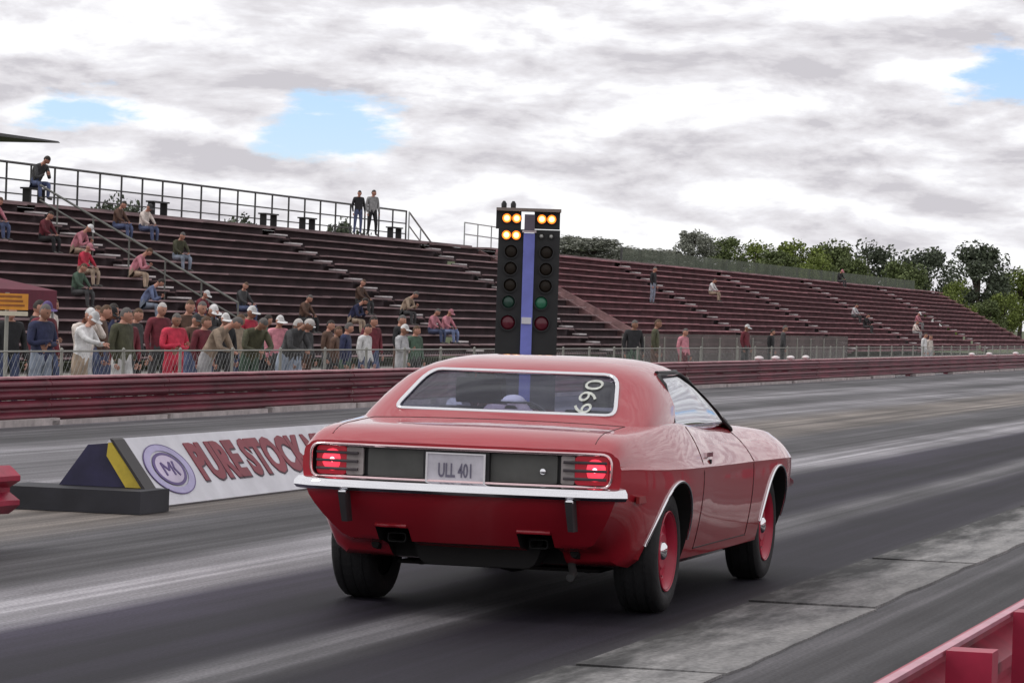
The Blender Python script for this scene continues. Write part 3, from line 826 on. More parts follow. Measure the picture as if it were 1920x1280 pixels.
tree('shrub', 'dark shrub behind the railing, right of the seated figure', -46, 113.7, -.6, .45, 'dark', 0, 1.5, 'shrubs behind the top railing')
tree('shrub', 'dark shrub behind the railing, second to the right of the seated figure', -46, 116.4, -.6, .45, 'dark', 1, 1.48, 'shrubs behind the top railing')
tree('shrub', 'dark shrub behind the middle of the railing', -46, 127.6, -.6, .5, 'dark', 2, 1.25, 'shrubs behind the top railing')
tree('shrub', 'dark shrub behind the railing just left of the standing pair', -46, 140.6, -.6, .42, 'dark', 3, 1.6, 'shrubs behind the top railing')

# ================================================================ people
PM = {}
def cloth(name, col): 
    return mat('cloth_' + name, col, .85, var=.3, vscale=5, orand=.2, bump=.5, bscale=14)
CL = {k: cloth(k, c) for k, c in dict(
    navy=(.025, .03, .075), black=(.018, .018, .02), charcoal=(.05, .05, .052), white=(.72, .7, .68), cream=(.62, .55, .5), grey=(.25, .25, .25), lightgrey=(.45, .45, .46),
    red=(.45, .03, .06), pink=(.5, .2, .24), jeans=(.07, .09, .17), lightjeans=(.25, .29, .36), tan=(.35, .27, .2), olive=(.07, .07, .04), brown=(.09, .05, .035), maroon=(.13, .02, .03), blue=(.16, .2, .34), purple=(.12, .08, .22), green=(.06, .1, .07)).items()}
SKIN = {'a': mat('skin_a', (.46, .23, .165), .6, var=.06), 'b': mat('skin_b', (.3, .15, .10), .6, var=.06)}
HAIR = {'grey': mat('hair_grey', (.12, .11, .105), .8), 'dark': mat('hair_dark', (.03, .022, .018), .7), 'brown': mat('hair_brown', (.1, .055, .03), .7), 'white': mat('hair_white', (.5, .47, .45), .8)}
M_SHOE = mat('shoe', (.06, .055, .05), .6); M_EYE = mat('eye', (.02, .015, .012), .3); M_LIP = mat('lip', (.32, .12, .1), .5)

def skin_mesh(verts, edges, radii, root):
    me = bpy.data.meshes.new('sk'); me.from_pydata(verts, edges, [])
    ob = bpy.data.objects.new('sk', me); COL.objects.link(ob)
    ob.modifiers.new('s', 'SKIN').use_smooth_shade = True
    sv = me.skin_vertices[0].data if me.skin_vertices else None
    if sv is None:
        bpy.context.view_layer.objects.active = ob
        bm = bmesh.new(); bm.from_mesh(me); bm.verts.layers.skin.verify(); bm.to_mesh(me); bm.free()
        sv = me.skin_vertices[0].data
    for i, r in enumerate(radii):
        sv[i].radius = r if isinstance(r, tuple) else (r, r)
        sv[i].use_root = i in root
    ss = ob.modifiers.new('u', 'SUBSURF'); ss.levels = 1; ss.render_levels = 1
    dg = bpy.context.evaluated_depsgraph_get(); dg.update()
    res = bpy.data.meshes.new_from_object(ob.evaluated_get(dg))
    bpy.data.objects.remove(ob)
    return res

def head_shape(mb, o, fwd, up, sl):
    """head as a deformed sphere; face towards fwd; sl = material indices skin, eye, lip"""
    side = fwd.cross(up)
    n, m = 14, 12
    def P(t, a):
        x = .074 * math.sin(t) * math.sin(a); y = .095 * math.sin(t) * math.cos(a); z = .118 * math.cos(t)
        if z < -.02: x *= 1 + (z + .02) * 2.6; y *= 1 + (z + .02) * 1.0
        if y > 0:
            y += .026 * math.exp(-((x / .018) ** 2) - (((z + .025) / .022) ** 2))        # nose
            y += .008 * math.exp(-((x / .02) ** 2) - (((z + .062) / .012) ** 2))           # lips
            y -= .010 * math.exp(-(((abs(x) - .032) / .017) ** 2) - (((z - .005) / .014) ** 2))  # eye sockets
            y += .010 * math.exp(-((x / .03) ** 2) - (((z + .098) / .02) ** 2))            # chin
        if abs(a % math.pi - math.pi / 2) < .3 and abs(z) < .035: x *= 1.16                # ears
        return o + side * x + fwd * y + up * z
    vs = [P(math.pi * i / m, 2 * math.pi * j / n) for i in range(m + 1) for j in range(n)]
    fs = [(i * n + j, i * n + (j + 1) % n, (i + 1) * n + (j + 1) % n, (i + 1) * n + j) for i in range(m) for j in range(n)]
    mb.add(vs, fs, sl[0])
    for s in (-1, 1):
        c = o + side * .032 * s + fwd * .083 + up * .006
        q = [c + side * (.013 * math.cos(k * 1.047)) + up * (.007 * math.sin(k * 1.047)) + fwd * .002 for k in range(6)]
        mb.add(q + [p - fwd * .01 for p in q], [tuple(range(6)), tuple(range(6, 12))[::-1]] + [(k, (k + 1) % 6, 6 + (k + 1) % 6, 6 + k) for k in range(6)], sl[1])
    c = o + fwd * .091 - up * .064
    q = [c + side * .022, c + up * .005, c - side * .022, c - up * .006]
    mb.add(q + [p - fwd * .02 for p in q], [(0, 1, 2, 3), (7, 6, 5, 4), (0, 4, 5, 1), (1, 5, 6, 2), (2, 6, 7, 3), (3, 7, 4, 0)], sl[2])

def hand_chains(V, E, R, roots, wrist, d, n):
    """palm and five fingers; d = direction of the fingers, n = palm normal"""
    d = d.normalized(); n = (n - d * n.dot(d)).normalized(); s = d.cross(n)
    p = wrist + d * .05
    b = len(V); V += [p, p + d * .045]; E += [(b, b + 1)]; R += [(.036, .018), (.036, .016)]; roots.add(b)
    for k, (o, ln) in enumerate(((-.03, .062), (-.01, .075), (.01, .07), (.029, .055))):
        b = len(V); q = p + d * .04 + s * o
        V += [q, q + d * ln * .5 + n * .008, q + d * ln * .85 + n * .03]; E += [(b, b + 1), (b + 1, b + 2)]; R += [.0095, .009, .0075]; roots.add(b)
    b = len(V); q = p - s * .025
    V += [q, q - s * .028 + d * .025 + n * .01, q - s * .03 + d * .055 + n * .02]; E += [(b, b + 1), (b + 1, b + 2)]; R += [.012, .0105, .009]; roots.add(b)

def make_pose(J, wide=1.0):
    """J: joint dict; person faces -y. Returns a mesh with slots skin, top, trousers, shoe, eye, lip"""
    V, E, R = [], [], []; roots = set(); idx = {}
    def v(nm, p, r): idx[nm] = len(V); V.append(Vector(p)); R.append(r)
    def e(a, b): E.append((idx[a], idx[b]))
    w = wide
    v('pelvis', J['pelvis'], (.155 * w, .115 * w)); v('spine', J['spine'], (.15 * w, .115 * w)); v('chest', J['chest'], (.165 * w, .12 * w)); v('neck', J['neck'], .056)
    hd = Vector(J['head']); v('skull', hd, .058)
    e('pelvis', 'spine'); e('spine', 'chest'); e('chest', 'neck'); e('neck', 'skull')
    for s in ('l', 'r'):
        v(s + 'sh', J[s + 'sh'], .072 * w); v(s + 'el', J[s + 'el'], .052 * w); v(s + 'wr', J[s + 'wr'], .033)
        v(s + 'hip', J[s + 'hip'], .1 * w); v(s + 'kn', J[s + 'kn'], .068 * w); v(s + 'an', J[s + 'an'], .045); v(s + 'toe', J[s + 'toe'], .036)
        e('chest', s + 'sh'); e(s + 'sh', s + 'el'); e(s + 'el', s + 'wr')
        e('pelvis', s + 'hip'); e(s + 'hip', s + 'kn'); e(s + 'kn', s + 'an'); e(s + 'an', s + 'toe')
    nb = len(V)
    segs = [(V[a].copy(), V[b].copy(), a, b) for a, b in E]
    roots.add(idx['pelvis'])
    for s in ('l', 'r'):
        wr = V[idx[s + 'wr']]; el = V[idx[s + 'el']]
        hand_chains(V, E, R, roots, wr, wr - el, Vector(J.get(s + 'palm', (0, 0, -1))))
    me = skin_mesh([tuple(p) for p in V], E, R, roots)
    inv = {i: n for n, i in idx.items()}
    def kind(c):
        best, bn = 1e9, None
        for a, b, ia, ib in segs:
            ab = b - a; t = max(0, min(1, (c - a).dot(ab) / ab.length_squared)); d = (a + ab * t - c).length
            if d < best: best, bn, bt = d, (inv[ia], inv[ib]), t
        a, b = bn
        if b.endswith('toe'): return 3
        if b.endswith('kn') or b.endswith('an') or b.endswith('hip'): return 2
        if a == 'pelvis': return 2 if bt < .2 else 1
        if a == 'neck': return 0
        if b.endswith('wr'): return 0 if bt > .93 else 1
        return 1
    mb = MB()
    fm = [kind(p.center) for p in me.polygons]
    vv = [tuple(x.co) for x in me.vertices]
    b = len(mb.v); mb.v += vv; mb.f += [tuple(p.vertices) for p in me.polygons]; mb.m += fm
    bpy.data.meshes.remove(me)
    up = (hd - V[idx['neck']]).normalized(); fw = Vector(J['look']); fw = (fw - up * fw.dot(up)).normalized()
    ho = hd + up * .06 + fw * .02
    head_shape(mb, ho, fw, up, (0, 4, 5))
    m = mb.mesh('body', [SKIN['a']] * 1 + [CL['navy'], CL['jeans'], M_SHOE, M_EYE, M_LIP], 60)
    # hair cap and baseball cap share the head frame
    side = fw.cross(up)
    def dome(k, z0, zr):
        h = MB(); n = 14; vs = []
        rows = 5
        for i in range(rows + 1):
            t = (math.pi / 2 + z0) * i / rows
            for j in range(n):
                a = 2 * math.pi * j / n
                drop = 1.0 if math.cos(a) < .25 else zr
                tt = t * drop
                vs.append(ho + side * (.074 * k * math.sin(tt) * math.sin(a)) + fw * (.095 * k * math.sin(tt) * math.cos(a) - .004) + up * (.118 * k * math.cos(tt)))
        return h.add(vs, [(i * n + j, i * n + (j + 1) % n, (i + 1) * n + (j + 1) % n, (i + 1) * n + j) for i in range(rows) for j in range(n)])
    hair = dome(1.07, .22, .58).mesh('hair', HAIR['dark'], 60)
    capb = dome(1.10, -.12, .92)
    br = []; n = 9
    for rr, dz in ((.085, .028), (.165, .012)):
        for j in range(n):
            a = -1.0 + 2.0 * j / (n - 1)
            br.append(ho + side * (rr * .9 * math.sin(a)) + fw * (rr * math.cos(a) + .01) + up * dz)
    k = len(br); br += [p - up * .008 for p in br]
    fs = [(j, j + 1, n + j + 1, n + j) for j in range(n - 1)] + [(k + j, k + n + j, k + n + j + 1, k + j + 1) for j in range(n - 1)] + [(n + j, n + j + 1, k + n + j + 1, k + n + j) for j in range(n - 1)]
    capb.add(br, fs)
    cap = capb.mesh('cap', CL['white'], 50)
    return m, hair, cap

def stand_j(lean=0.0, **kw):
    J = dict(pelvis=(0, .0, .96), spine=(0, -.02 - lean * .2, 1.14), chest=(0, -lean * .5, 1.34), neck=(0, -.02 - lean * .75, 1.49), head=(0, -.04 - lean * .95, 1.57), look=(0, -1, -.05),
             lsh=(.185, -lean * .55, 1.42), rsh=(-.185, -lean * .55, 1.42), lel=(.25, .02 - lean * .5, 1.14), rel=(-.25, .02 - lean * .5, 1.14), lwr=(.25, -.08 - lean * .6, .89), rwr=(-.25, -.08 - lean * .6, .89),
             lhip=(.10, 0, .90), rhip=(-.10, 0, .90), lkn=(.11, -.02, .49), rkn=(-.12, .01, .49), lan=(.12, .03, .08), ran=(-.13, .06, .08), ltoe=(.14, -.13, .035), rtoe=(-.16, -.10, .035), lpalm=(-1, 0, 0), rpalm=(1, 0, 0))
    J.update(kw); return J
def sit_j(lean=.1, **kw):
    J = dict(pelvis=(0, .0, .10), spine=(0, -lean * .3, .29), chest=(0, -lean * .8, .49), neck=(0, -.02 - lean * 1.1, .63), head=(0, -.05 - lean * 1.3, .71), look=(0, -1, -.1),
             lsh=(.18, -lean * .9, .56), rsh=(-.18, -lean * .9, .56), lel=(.24, -.16 - lean * .7, .32), rel=(-.24, -.16 - lean * .7, .32), lwr=(.15, -.36, .24), rwr=(-.15, -.36, .24),
             lhip=(.10, -.03, .085), rhip=(-.10, -.03, .085), lkn=(.14, -.46, .11), rkn=(-.15, -.45, .12), lan=(.13, -.44, -.27), ran=(-.15, -.48, -.27), ltoe=(.15, -.60, -.305), rtoe=(-.17, -.63, -.305), lpalm=(0, 0, -1), rpalm=(0, 0, -1))
    J.update(kw); return J
POSES = {
    'stand': stand_j(),
    'turned': stand_j(look=(.6, -1, 0), lkn=(.12, -.10, .5), lan=(.13, -.08, .08), ltoe=(.16, -.24, .035)),
    'folded': stand_j(lel=(.26, -.03, 1.15), rel=(-.26, -.03, 1.15), lwr=(-.02, -.2, 1.14), rwr=(.02, -.22, 1.2), lpalm=(0, 1, 0), rpalm=(0, 1, 0)),
    'lean': stand_j(.5, lel=(.28, -.38, 1.14), rel=(-.28, -.38, 1.14), lwr=(.08, -.52, 1.09), rwr=(-.08, -.50, 1.09), look=(.2, -1, -.1), lpalm=(0, 0, -1), rpalm=(0, 0, -1)),
    'camera': stand_j(.1, lel=(.24, -.25, 1.27), rel=(-.25, -.25, 1.27), lwr=(.07, -.26, 1.52), rwr=(-.07, -.26, 1.52), lpalm=(-1, 0, 0), rpalm=(1, 0, 0)),
    'pointing': stand_j(.15, rel=(-.25, -.25, 1.27), rwr=(-.20, -.48, 1.22), lel=(.25, -.2, 1.2), lwr=(.1, -.38, 1.22), rpalm=(0, 0, -1), lpalm=(0, 0, -1), look=(-.4, -1, 0)),
    'sit': sit_j(.1),
    'sit_lean': sit_j(.32, lel=(.2, -.40, .25), rel=(-.2, -.38, .25), lwr=(.06, -.55, .35), rwr=(-.06, -.53, .35), look=(.3, -1, -.1), lpalm=(-1, 0, 0), rpalm=(1, 0, 0)),
    'sit_turn': sit_j(.05, look=(-.8, -1, 0)),
    'drive': sit_j(-.18, lkn=(.13, -.42, .22), rkn=(-.14, -.42, .22), lan=(.12, -.80, .02), ran=(-.12, -.82, .02), ltoe=(.12, -.92, .1), rtoe=(-.12, -.94, .1), lel=(.22, -.12, .30), rel=(-.22, -.12, .30), lwr=(.14, -.42, .42), rwr=(-.14, -.42, .42), look=(0, -1, 0)),
}
PMESH = {k: make_pose(j, 1.12 if k in ('folded', 'lean', 'turned') else 1.0) for k, j in POSES.items()}

def person(pose, x, y, z, rz, top, leg, label, hat=None, hair='dark', sc=1.0, group=None, skin='a'):
    """rz: 0 faces -y (towards the start), 90 faces +x (across the track)"""
    body, hm, cm = PMESH[pose]
    o = place('person', body, None, (x, y, z), (0, 0, math.radians(rz)), label=label, cat='person', group=group)
    o.scale = (sc, sc, sc)
    for i, m in ((0, SKIN[skin]), (1, CL[top]), (2, CL[leg])):
        o.material_slots[i].link = 'OBJECT'; o.material_slots[i].material = m
    h = place('cap' if hat else 'hair', cm if hat else hm, o)
    h.material_slots[0].link = 'OBJECT'
    h.material_slots[0].material = CL[hat] if hat else HAIR[hair]
    return o

GZ = -.25
G1 = 'spectators at the fence'
CROWD = [  # pose, x, y, rz, top, legs, hat, hair, scale, label
    ('stand', -20.7, 46.7, 70, 'charcoal', 'jeans', None, 'dark', .93, 'spectator in charcoal at the left frame edge behind the orange sign'),
    ('folded', -20.2, 47.6, 55, 'navy', 'lightjeans', None, 'grey', .95, 'bald-looking spectator in a navy jacket and pale jeans at the left of the fence'),
    ('pointing', -20.0, 48.6, 95, 'white', 'tan', 'white', 'grey', .93, 'spectator in a white shirt and white cap holding out an arm at the fence'),
    ('camera', -20.3, 49.6, 60, 'cream', 'lightgrey', 'white', 'grey', .94, 'spectator in a cream top and white cap raising hands at the fence'),
    ('stand', -21.2, 50.3, 80, 'maroon', 'black', 'purple', 'dark', .96, 'spectator in maroon with a purple cap behind the two pale shirts'),
    ('turned', -20.2, 51.0, 60, 'olive', 'white', None, 'grey', .94, 'spectator in a dark olive jacket and white trousers at the fence'),
    ('stand', -21.4, 53.0, 75, 'brown', 'jeans', None, 'brown', .94, 'spectator in brown half hidden behind the white trousers'),
    ('folded', -20.2, 53.2, 65, 'red', 'red', None, 'grey', .9, 'spectator dressed all in red at the fence'),
    ('lean', -20.1, 54.6, 80, 'tan', 'lightgrey', None, 'grey', .95, 'grey-haired spectator in tan leaning on the fence right of the one in red'),
    ('stand', -22.1, 57.4, 70, 'maroon', 'charcoal', None, 'white', 1.03, 'white-haired spectator in maroon standing behind the one in red'),
    ('stand', -22.4, 59.6, 80, 'brown', 'charcoal', None, 'brown', 1.04, 'brown-haired spectator in brown in the second row of the crowd'),
    ('camera', -22.2, 60.3, 70, 'charcoal', 'jeans', 'white', 'dark', 1.03, 'spectator in charcoal with a white cap in the second row, left of the red shirt'),
    ('stand', -22.2, 62.6, 80, 'red', 'charcoal', 'white', 'dark', 1.0, 'spectator in a bright red shirt and white cap in the second row'),
    ('lean', -20.3, 56.7, 75, 'olive', 'green', None, 'grey', .93, 'grey-haired spectator in olive bending over the fence'),
    ('lean', -20.2, 58.4, 85, 'charcoal', 'lightjeans', None, 'white', .9, 'white-haired spectator in charcoal leaning on the fence under the red shirt'),
    ('turned', -20.6, 59.8, 70, 'black', 'lightjeans', None, 'white', .88, 'short white-haired spectator in black at the fence'),
    ('stand', -21.4, 61.3, 70, 'pink', 'charcoal', 'white', 'dark', .93, 'spectator in pink with a white cap just right of the red shirt'),
    ('stand', -21.2, 62.2, 75, 'brown', 'olive', None, 'dark', .86, 'short dark-haired spectator in brown right of the main crowd'),
    ('turned', -20.3, 62.4, 70, 'navy', 'green', None, 'grey', .88, 'spectator in a navy jacket standing alone right of the crowd'),
    ('folded', -20.3, 65.4, 70, 'lightgrey', 'lightgrey', 'white', 'grey', .88, 'spectator in pale grey with a white cap near the car roof'),
    ('stand', -21.0, 48.3, 75, 'black', 'jeans', None, 'dark', .95, 'dark-haired spectator in black between the navy jacket and the white shirt'),
    ('turned', -20.6, 52.2, 65, 'maroon', 'charcoal', None, 'grey', .92, 'grey-haired spectator in maroon between the olive jacket and the red outfit'),
    ('stand', -21.5, 55.0, 80, 'charcoal', 'black', None, 'brown', .95, 'spectator in charcoal half hidden right of the red outfit'),
    ('folded', -21.4, 57.0, 75, 'brown', 'jeans', 'charcoal', 'dark', .93, 'spectator in brown with a charcoal cap in the thick of the crowd'),
    ('stand', -21.3, 58.9, 70, 'tan', 'jeans', None, 'brown', .9, 'brown-haired spectator in tan in the thick of the crowd'),
    ('turned', -22.6, 64.2, 80, 'green', 'black', None, 'dark', .94, 'spectator in dark green right of the red shirt in the second row'),
    ('stand', -21.6, 64.0, 70, 'charcoal', 'brown', 'white', 'dark', .88, 'spectator in charcoal with a white cap at the right end of the crowd'),
    ('stand', -22.5, 67.5, 75, 'brown', 'charcoal', None, 'dark', .9, 'spectator in brown standing back between the navy jacket and the pale grey one'),
    ('stand', -21.8, 47.0, 70, 'brown', 'jeans', 'maroon', 'dark', .96, 'spectator in brown with a maroon cap behind the orange sign'),
    ('turned', -21.9, 49.0, 60, 'red', 'jeans', None, 'brown', .95, 'brown-haired spectator in red behind the white shirt'),
    ('folded', -21.9, 51.6, 85, 'black', 'charcoal', None, 'dark', .97, 'dark-haired spectator in black behind the olive jacket'),
    ('camera', -21.9, 53.9, 70, 'navy', 'jeans', 'black', 'dark', .95, 'spectator in navy with a black cap raising hands behind the red outfit'),
    ('stand', -22.7, 56.0, 60, 'grey', 'jeans', None, 'brown', 1.0, 'spectator in grey standing behind the leaning grey-haired one'),
    ('turned', -20.6, 55.6, 80, 'maroon', 'jeans', None, 'brown', .9, 'spectator in maroon squeezed between the two leaning on the fence'),
    ('stand', -20.9, 57.6, 65, 'black', 'charcoal', 'white', 'dark', .9, 'spectator in black with a white cap, front row in the thick of the crowd'),
    ('folded', -22.9, 61.3, 75, 'olive', 'brown', None, 'grey', 1.02, 'grey-haired spectator in olive left of the bright red shirt'),
    ('turned', -20.9, 61.2, 80, 'charcoal', 'brown', 'charcoal', 'dark', .86, 'short spectator in charcoal with a charcoal cap at the fence by the pink top'),
    ('stand', -20.9, 63.5, 70, 'brown', 'black', None, 'brown', .84, 'short brown-haired spectator in brown and black near the navy jacket'),
    ('stand', -23.4, 65.2, 85, 'maroon', 'black', None, 'dark', .95, 'dark-haired spectator in maroon and black at the back right of the crowd'),
    ('turned', -21.2, 69.6, 75, 'green', 'charcoal', None, 'brown', .84, 'spectator in green right of the pale grey one near the car roof'),
    ('stand', -23.2, 50.6, 80, 'black', 'charcoal', 'white', 'dark', 1.0, 'spectator in black with a white cap behind the canopy side of the crowd'),
    ('turned', -23.0, 54.6, 70, 'cream', 'jeans', None, 'brown', 1.0, 'brown-haired spectator in cream in the back row behind the red outfit'),
    ('stand', -23.6, 58.7, 75, 'navy', 'jeans', None, 'dark', 1.02, 'spectator in navy in the back row, left of the charcoal one with a white cap'),
    ('folded', -23.5, 63.6, 80, 'pink', 'jeans', None, 'brown', 1.0, 'brown-haired spectator in pink in the back row right of the red shirt'),
    ('stand', -20.5, 64.2, 60, 'white', 'jeans', None, 'dark', .84, 'short dark-haired spectator in white left of the pale grey one'),
    ('turned', -22.4, 70.4, 75, 'maroon', 'jeans', None, 'dark', .92, 'spectator in maroon and jeans standing back, left of the car roof'),
    ('stand', -22.8, 73.6, 80, 'black', 'brown', None, 'grey', .92, 'grey-haired spectator in black just left of the car roof'),
    ('turned', -20.9, 88.0, 60, 'black', 'green', None, 'grey', 1.0, 'spectator in a black jacket right of the car roof, left of two at the rail'),
    ('stand', -21.2, 91.2, 75, 'olive', 'brown', None, 'brown', 1.02, 'spectator in olive right of the car roof, right of two at the rail'),
    ('stand', -21.0, 94.6, 80, 'pink', 'maroon', None, 'grey', .85, 'short spectator in pink and maroon right of the pair past the car roof'),
    ('stand', -24.0, 117.5, 80, 'maroon', 'charcoal', 'white', 'dark', .95, 'spectator with a bright white hat behind the grey screen fence'),
    ('turned', -24.0, 122.0, 60, 'black', 'charcoal', None, 'dark', .9, 'spectator in black behind the screen fence, left of two dark figures'),
    ('stand', -24.0, 124.2, 80, 'charcoal', 'black', None, 'grey', .92, 'spectator in charcoal behind the screen fence, right of two dark figures'),
    ('stand', -22.0, 143.5, 80, 'white', 'lightgrey', None, 'dark', .85, 'small far spectator in white by the guardrail, left of two'),
    ('stand', -22.2, 146.8, 75, 'cream', 'lightgrey', None, 'brown', .85, 'small far spectator in cream by the guardrail, right of two'),
]
for po, x, y, rz, tp, lg_, hat, hr, sc, lb in CROWD:
    jr = random.Random(lb)
    person(po, x + jr.uniform(-.12, .12), y + jr.uniform(-.15, .15), GZ, rz + jr.uniform(-35, 30), tp, lg_, lb, hat, hr, sc * jr.uniform(.97, 1.05), G1, 'b' if jr.random() < .3 else 'a')

G2 = 'spectators in the bleachers'
SITTERS = [  # pose, row, y, rz, top, legs, hat, hair, label
    ('sit_lean', 8, 91.4, 85, 'pink', 'tan', 'white', 'dark', 'seated spectator in pink with a white cap on the left bleachers'),
    ('sit', 9, 90.6, 80, 'maroon', 'black', None, 'dark', 'seated spectator in maroon behind the pink one with the white cap'),
    ('sit', 6, 89.4, 80, 'red', 'tan', 'pink', 'dark', 'seated spectator in red with a pink cap, low on the left bleachers'),
    ('sit', 11, 98.8, 85, 'brown', 'jeans', None, 'dark', 'dark-jacketed seated spectator, left of the seated pair high on the bleachers'),
    ('sit', 11, 101.0, 75, 'cream', 'jeans', 'charcoal', 'dark', 'cream-shirted seated spectator, right of the seated pair high on the bleachers'),
    ('sit', 8, 99.6, 60, 'olive', 'lightjeans', None, 'grey', 'seated spectator in an olive jacket and pale jeans, alone on the bleachers'),
    ('sit_lean', 6, 93.0, 95, 'pink', 'tan', None, 'brown', 'seated spectator in pale pink leaning forward beside the aisle handrail'),
    ('sit_lean', 3, 89.6, 100, 'blue', 'lightjeans', None, 'dark', 'seated spectator bent forward in pale blue, low beside the handrail'),
    ('sit', 4, 86.3, 80, 'green', 'charcoal', None, 'brown', 'seated spectator in green low at the left of the bleachers'),
    ('sit_turn', 4, 110.6, 80, 'brown', 'charcoal', None, 'brown', 'seated spectator in brown alone in the middle of the maroon bleachers'),
    ('sit_lean', 3, 113.6, 80, 'tan', 'charcoal', None, 'grey', 'seated spectator in tan, left of three low on the maroon bleachers'),
    ('sit', 1, 113.4, 80, 'pink', 'jeans', None, 'grey', 'seated spectator in pink, middle of three low on the maroon bleachers'),
    ('sit', 1, 115.0, 75, 'pink', 'blue', 'pink', 'grey', 'seated spectator in pink and blue, right of three low on the maroon bleachers'),
    ('sit', 2, 92.6, 80, 'maroon', 'jeans', 'white', 'dark', 'seated spectator in maroon with a white cap on the lowest rows behind the crowd'),
    ('sit_turn', 3, 97.6, 75, 'charcoal', 'jeans', None, 'brown', 'seated spectator in charcoal low on the bleachers right of the handrail foot'),
    ('sit', 2, 101.6, 80, 'brown', 'black', None, 'grey', 'seated grey-haired spectator in brown low on the bleachers behind the crowd'),
    ('sit_lean', 2, 106.2, 85, 'navy', 'tan', None, 'dark', 'seated spectator in navy low on the bleachers above the navy jacket'),
    ('sit', 10, 88.4, 80, 'pink', 'jeans', None, 'brown', 'seated spectator in pink high at the left end of the bleachers'),
    ('sit', 8, 176.0, 85, 'white', 'tan', None, 'dark', 'small seated spectator in white in the middle of the far red stand'),
    ('sit', 13, 229.0, 70, 'black', 'charcoal', 'pink', 'dark', 'small dark seated spectator on the top row of the far red stand'),
    ('sit', 3, 206.6, 80, 'black', 'charcoal', None, 'dark', 'small dark seated spectator low in the far aisle of the red stand'),
    ('sit', 5, 209.0, 80, 'lightgrey', 'charcoal', None, 'dark', 'small grey seated spectator beside the far aisle of the red stand'),
    ('sit', 2, 222.0, 80, 'cream', 'grey', None, 'brown', 'small cream seated spectator low at the right of the red stand'),
    ('sit', 4, 230.0, 80, 'pink', 'grey', 'white', 'brown', 'small pink seated spectator with a white cap low at the right of the red stand'),
]
for po, k, y, rz, tp, lg_, hat, hr, lb in SITTERS:
    x, h = seat_pos(k)
    person(po, x + .02, y, h + .012, rz, tp, lg_, lb, hat, hr, 1.0, G2)
xw, _ = seat_pos(13)
person('sit_lean', xw - .95, 97.4, WALK + .48, 60, 'charcoal', 'jeans', 'dark-clad spectator sitting high against the sky on the top walkway', None, 'dark', 1.12, G2)
person('stand', xw - .8, 128.4, WALK + .003, 40, 'black', 'jeans', 'spectator in a black jacket, left of the pair standing on the top walkway', None, 'dark', .98, G2)
person('turned', xw - .75, 130.0, WALK + .003, 45, 'grey', 'black', 'spectator in a grey jacket, right of the pair standing on the top walkway', None, 'dark', 1.03, G2)
x, h = seat_pos(7)
person('stand', x + .35, 159.2, h - .33, 80, 'black', 'lightjeans', 'spectator in black standing high in the far red stand', None, 'grey', 1.0, G2)

# ================================================================ the red car
CAR = empty('muscle_car', (-4.92, 18.1, 0), label='red two-door hardtop muscle car launching down the near lane', cat='car')
def paint_mat():
    m = bpy.data.materials.new('red_car_paint'); m.use_nodes = True
    t = m.node_tree; b = t.nodes['Principled BSDF']
    g = N(t, 'ShaderNodeTexCoord')
    nz = N(t, 'ShaderNodeTexNoise', inp={'Scale': 1.6, 'Detail': 4.0}); L(t, g.outputs['Object'], nz.inputs['Vector'])
    rp = ramp(t, [(.3, (.34, .011, .022)), (.7, (.39, .013, .026))]); L(t, nz.outputs['Fac'], rp.inputs['Fac'])
    L(t, rp.outputs['Color'], b.inputs['Base Color'])
    b.inputs['Roughness'].default_value = .45; b.inputs['Specular IOR Level'].default_value = .25
    b.inputs['Coat Weight'].default_value = 1.0; b.inputs['Coat Roughness'].default_value = .025
    n2 = N(t, 'ShaderNodeTexNoise', inp={'Scale': 5.0, 'Detail': 2.0}); L(t, g.outputs['Object'], n2.inputs['Vector'])
    bp = N(t, 'ShaderNodeBump', inp={'Strength': .03, 'Distance': .02}); L(t, n2.outputs['Fac'], bp.inputs['Height'])
    L(t, bp.outputs[0], b.inputs['Normal']); L(t, bp.outputs[0], b.inputs['Coat Normal'])
    return m
M_PAINT = paint_mat()
M_UNDER = mat('underbody', (.008, .0075, .0075), .85, var=.25)
M_INT = mat('dark_interior', (.02, .02, .024), .7, var=.15)
M_TAIL = mat('tail_panel_grey', (.085, .086, .08), .55, var=.12, vscale=6)
M_SEAM = mat('panel_gap', (.03, .004, .006), .7)

def ck(keys, vals, x):
    """cubic (Catmull-Rom) interpolation, keys increasing"""
    keys = list(keys); n = len(keys)
    if x <= keys[0]: return vals[0]
    if x >= keys[-1]: return vals[-1]
    i = max(j for j in range(n) if keys[j] <= x)
    h = keys[i + 1] - keys[i]; t = (x - keys[i]) / h
    def d(k):
        a, b = max(k - 1, 0), min(k + 1, n - 1)
        return (vals[b] - vals[a]) / (keys[b] - keys[a])
    m0, m1 = d(i) * h, d(i + 1) * h
    return (2 * t ** 3 - 3 * t ** 2 + 1) * vals[i] + (t ** 3 - 2 * t ** 2 + t) * m0 + (-2 * t ** 3 + 3 * t ** 2) * vals[i + 1] + (t ** 3 - t ** 2) * m1

